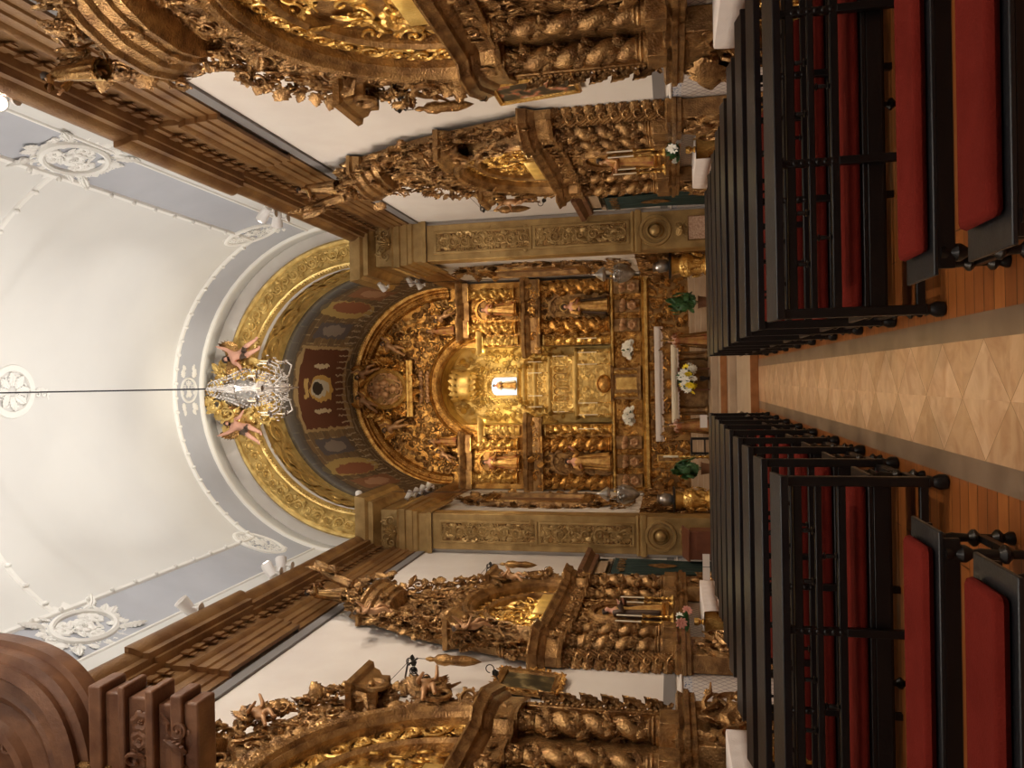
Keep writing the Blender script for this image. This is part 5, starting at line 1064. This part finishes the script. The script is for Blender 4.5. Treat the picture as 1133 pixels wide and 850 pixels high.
# ================================================================ doors with green curtains
for s,w in ((1,'right'),(-1,'left')):
    t=thing('side_doorway',f'stone doorway with wooden cornice, {w} wall beside the chancel arch','doorway',(s*(HW-.0),18.45,0),-s*PI/2)
    obj('surround',G().add(box(-.85,-.62,-.10,0,.3,3.45)).add(box(.62,.85,-.10,0,.3,3.45)).add(box(-.85,.85,-.10,0,3.2,3.45)),'steps',t,bevel=.01)
    obj('cornice',brk([(-.95,0),(-.95,-.14),(.95,-.14),(.95,0)],[(0,3.45),(.04,3.47),(.04,3.56),(.10,3.62),(.16,3.66),(.18,3.76),(.0,3.8),(-.2,3.8)]),'brown',t)
    obj('dark_opening',box(-.62,.62,-.02,-.005,.3,3.2),'black',t)
    c=thing('green_curtain',f'dark green curtain with gold woven ornament in the {w} doorway','curtain',(s*(HW-.08),18.45,0),-s*PI/2)
    P=[[(x,-.06-.03*sin(x*26+z),z) for x in np.linspace(-.66,.66,60)] for z in (.35,1.2,2.2,3.05)]
    o=obj('cloth',grid(P),'green',c); o.modifiers.new('solid','SOLIDIFY').thickness=.01
    g=G(); rinceau(g,1.2,.22,y=-.09,x0=-.6,z0=2.85,seed=5,depth=.15); g.add(RO,tr(0,-.09,1.9,s=.4,sy=.2)); g.add(PA,tr(0,-.09,2.05,s=.35,sy=.2)); g.add(PA,tr(0,-.09,1.75,ry=PI,s=.35,sy=.2)); obj('gold_ornament',g,'gold_c',c)
    obj('curtain_rod',tube([(-.68,-.06,3.08),(.68,-.06,3.08)],.018,8),'iron',c)
# ================================================================ organ case, dark carved wood, upper left
oc=thing('organ_case','dark brown carved wooden case with curved mouldings, lower left corner of the photo','organ case',(0,0,0))
def conc(r0,prof,y0,n=26,cx=-4.9,cz=9.7,rx=2.02,rz=2.02,a0=-PI/2,a1=.35):
    P=[]
    for i in range(n+1):
        a=a0+(a1-a0)*i/n; P.append([(cx+(rx+d)*cos(a),y0-h,cz+(rz+d)*sin(a)) for d,h in prof])
    return grid(P)
yo=7.0
def sup(r0,prof,y0,n=44,cx=-5.1,cz=9.9,rx=1.98,rz=1.76,a0=-PI/2,a1=.45):
    P=[]
    for i in range(n+1):
        a=a0+(a1-a0)*i/n; c_,s_=cos(a),sin(a); c_=abs(c_)**.52; s_=math.copysign(abs(s_)**.52,s_); P.append([(cx+(rx+d)*c_,y0-h,cz+(rz+d)*s_) for d,h in prof])
    return grid(P)
obj('curved_cornice',sup(0,[(.50,-.40),(.50,-.22),(.44,-.20),(.44,-.06),(.36,-.02),(.38,.06),(.28,.10),(.20,.0),(.12,.02),(.10,-.06),(.02,-.02),(-.06,-.08),(-.10,-.12),(-.24,-.08),(-.28,.0),(-.34,.02),(-.38,-.12)],yo),'brown',oc)
def spt(r,a,cx=-5.1,cz=9.9,rx=1.98,rz=1.76): c_,s_=cos(a),sin(a); return (cx+(rx-r)*abs(c_)**.52,cz+(rz-r)*math.copysign(abs(s_)**.52,s_))
obj('carved_panel',prism([spt(.32,a) for a in np.linspace(.3,-PI/2+.25,26)]+[(-4.44,9.9)],yo+.12,yo+.4),'brown',oc)
g=G(); relief(g,-4.4,-3.2,8.3,10.2,.26,1.1,88,mirror=False,y=yo+.10,inside=lambda x,z:((x+5.1)/1.6)**4+((z-9.9)/1.38)**4<1); obj('panel_carving',g,'brown',oc)
for i,(x1,z0,z1,yy) in enumerate(((-2.98,7.52,7.68,yo-.02),(-3.06,7.34,7.52,yo+.04),(-2.98,7.26,7.34,yo-.0),(-3.10,7.02,7.26,yo+.06),(-3.00,6.92,7.02,yo+.0),(-3.16,6.74,6.92,yo+.08),(-3.04,6.60,6.74,yo+.02),(-3.12,6.44,6.60,yo+.06))):
    obj('stepped_moulding',box(-4.44,x1,yy,yo+.38,z0,z1),'brown',oc,bevel=.022)
for x0,x1,z0,z1,sd_ in ((-4.3,-3.2,7.04,7.24,89),(-4.3,-3.3,6.47,6.72,90)): g=G(); relief(g,x0,x1,z0,z1,.2,1.,sd_,mirror=False,y=yo+.05); obj('bracket_carving',g,'brown',oc)
# ================================================================ cornice spotlights
def spotlight(label,loc,aim,s=1.,group='white cornice spotlights',glow=False):
    t=thing('spotlight',label,'spotlight',loc,group=group)
    obj('bracket',lathe([(.07*s,0),(.07*s,.03),(.015*s,.05),(.015*s,.16*s)],10),'fixture',t)
    d=Vector(aim)-Vector(loc); q=d.to_track_quat('Z','Y').to_matrix().to_4x4()
    o=obj('lamp_head',lathe([(.001,-.16*s),(.07*s,-.15*s),(.085*s,-.02),(.10*s,.10*s),(.10*s,.14*s),(.085*s,.14*s),(.07*s,.08*s)],16),'fixture',t); o.matrix_local=Matrix.Translation((0,0,.22*s))@q
    l=obj('lens',lathe([(.07*s,.09*s),(.001,.095*s)],14),'lampglow' if glow else 'fixture',o)
    return t
zt_=9.99
for i,(x,y,aim,lb,sz) in enumerate(((3.9,15.4,(0,17.8,14.5),'white spotlight of the right twin pair on the cornice, nearer one',1.25),(3.9,15.95,(-2,20,12.5),'white spotlight of the right twin pair on the cornice, farther one',1.25),
  (-3.9,15.3,(0,17.8,14.5),'white spotlight of the left twin pair on the cornice, nearer one',1.25),(-3.9,15.8,(2,20,12.5),'white spotlight of the left twin pair on the cornice, farther one',1.25),
  (-3.85,12.4,(1,10,13),'white spotlight standing alone on the left cornice',1.3),(3.98,8.62,(0,2,5),'glowing lamp at the left edge of the photo on the right cornice',1.2))):
    spotlight(lb,(x,y,9.98),aim,sz,glow=i==5)
for i,(x,y,z,lb) in enumerate(((2.85,20.4,9.3,'white spotlight on the right arch entablature inner edge'),(3.15,21.8,8.96,'white spotlight on the right chancel cornice, nearer one'),(3.15,22.6,8.96,'white spotlight on the right chancel cornice, farther one'),
   (-3.0,20.1,10.0,'white spotlight on the left arch entablature inner edge'),(-3.15,21.3,8.96,'white spotlight on the left chancel cornice, nearest of four'),(-3.15,21.9,8.96,'white spotlight on the left chancel cornice, second of four'),(-3.15,22.5,8.96,'white spotlight on the left chancel cornice, third of four'),(-3.15,23.1,8.96,'white spotlight on the left chancel cornice, farthest of four'))):
    spotlight(lb,(x,y,z),(-x*.3,25,7 if z<9.5 else 12),.95,'white chancel spotlights')
# ================================================================ lights
def area(name,loc,tgt,power,size,col=(1,.86,.68),spread=180,sy=None):
    d=bpy.data.lights.new(name,'AREA'); d.energy=power; d.size=size; d.color=col; d.spread=math.radians(spread)
    if sy: d.shape='RECTANGLE'; d.size_y=sy
    o=bpy.data.objects.new(name,d); C.objects.link(o); o.location=loc; o.rotation_euler=(Vector(tgt)-Vector(loc)).to_track_quat('-Z','Y').to_euler(); return o
def spot(name,loc,tgt,power,ang=60,col=(1,.83,.6),r=.08,blend=.7):
    d=bpy.data.lights.new(name,'SPOT'); d.energy=power; d.spot_size=math.radians(ang); d.spot_blend=blend; d.color=col; d.shadow_soft_size=r
    o=bpy.data.objects.new(name,d); C.objects.link(o); o.location=loc; o.rotation_euler=(Vector(tgt)-Vector(loc)).to_track_quat('-Z','Y').to_euler(); return o
def point(name,loc,power,col=(1,.8,.5),r=.1):
    d=bpy.data.lights.new(name,'POINT'); d.energy=power; d.color=col; d.shadow_soft_size=r; o=bpy.data.objects.new(name,d); C.objects.link(o); o.location=loc; return o
W_=bpy.data.worlds.new('world'); bpy.context.scene.world=W_; W_.use_nodes=True; W_.node_tree.nodes['Background'].inputs[0].default_value=(.6,.6,.65,1); W_.node_tree.nodes['Background'].inputs[1].default_value=.2
LW=(1,.955,.90); WARM=(1,.70,.42)
# cornice lamps washing the vault
for s in (1,-1):
    for y in (2.,6.5,11.,15.2): area('vault_lamp',(s*3.7,y,10.3),(-s*3.2,y+.3,13.4),60,.35,LW,120)
    spot('arch_lamp',(s*3.7,17.3,10.3),(-s*1.5,20.0,13.4),330,75,(1,.90,.72),.12)
# warm floods on cornices lighting the opposite altarpieces and walls
for s in (1,-1):
    for y,p in ((4.5,760),(10.,860),(15.6,760)): spot('flood_lamp',(s*3.7,y,10.2),(-s*4.3,y+1.2,3.6),p,80,(1,.80,.60),.12)
# chancel
for s in (1,-1):
    spot('chancel_lamp',(s*2.5,20.0,9.9),(s*.3,25,8.2),230,75,(1,.76,.46),.1)
    spot('chancel_lamp',(s*2.9,22.6,9.2),(-s*1.2,25.3,4.2),175,95,(1,.72,.42),.1)
    spot('chancel_lamp',(s*2.7,19.6,10.0),(-s*.8,24.0,2.2),270,60,(1,.76,.52),.1)
for x in (-1.,1.): point('niche_lamp',(x,25.15,7.5),11,(1,.80,.34),.08)
point('niche_lamp',(0,25.3,8.9),9,(1,.80,.34),.08)
area('nave_fill',(0,-3,9.0),(0,8,1.0),170,2.2,(1,.90,.80))  # added soft fill behind the camera for the nave, no fixture there
for s in (1,-1):
    point('altar_lamp',(s*(HW-.62),14.5,4.35),5,(1,.8,.4),.05); point('altar_lamp',(s*(HW-.62),7.6,4.6),9,(1,.8,.45),.05)
sc=bpy.context.scene; sc.view_settings.view_transform='Standard'; sc.view_settings.look='None'; sc.view_settings.gamma=1; sc.view_settings.use_curve_mapping=False; sc.view_settings.exposure=.62
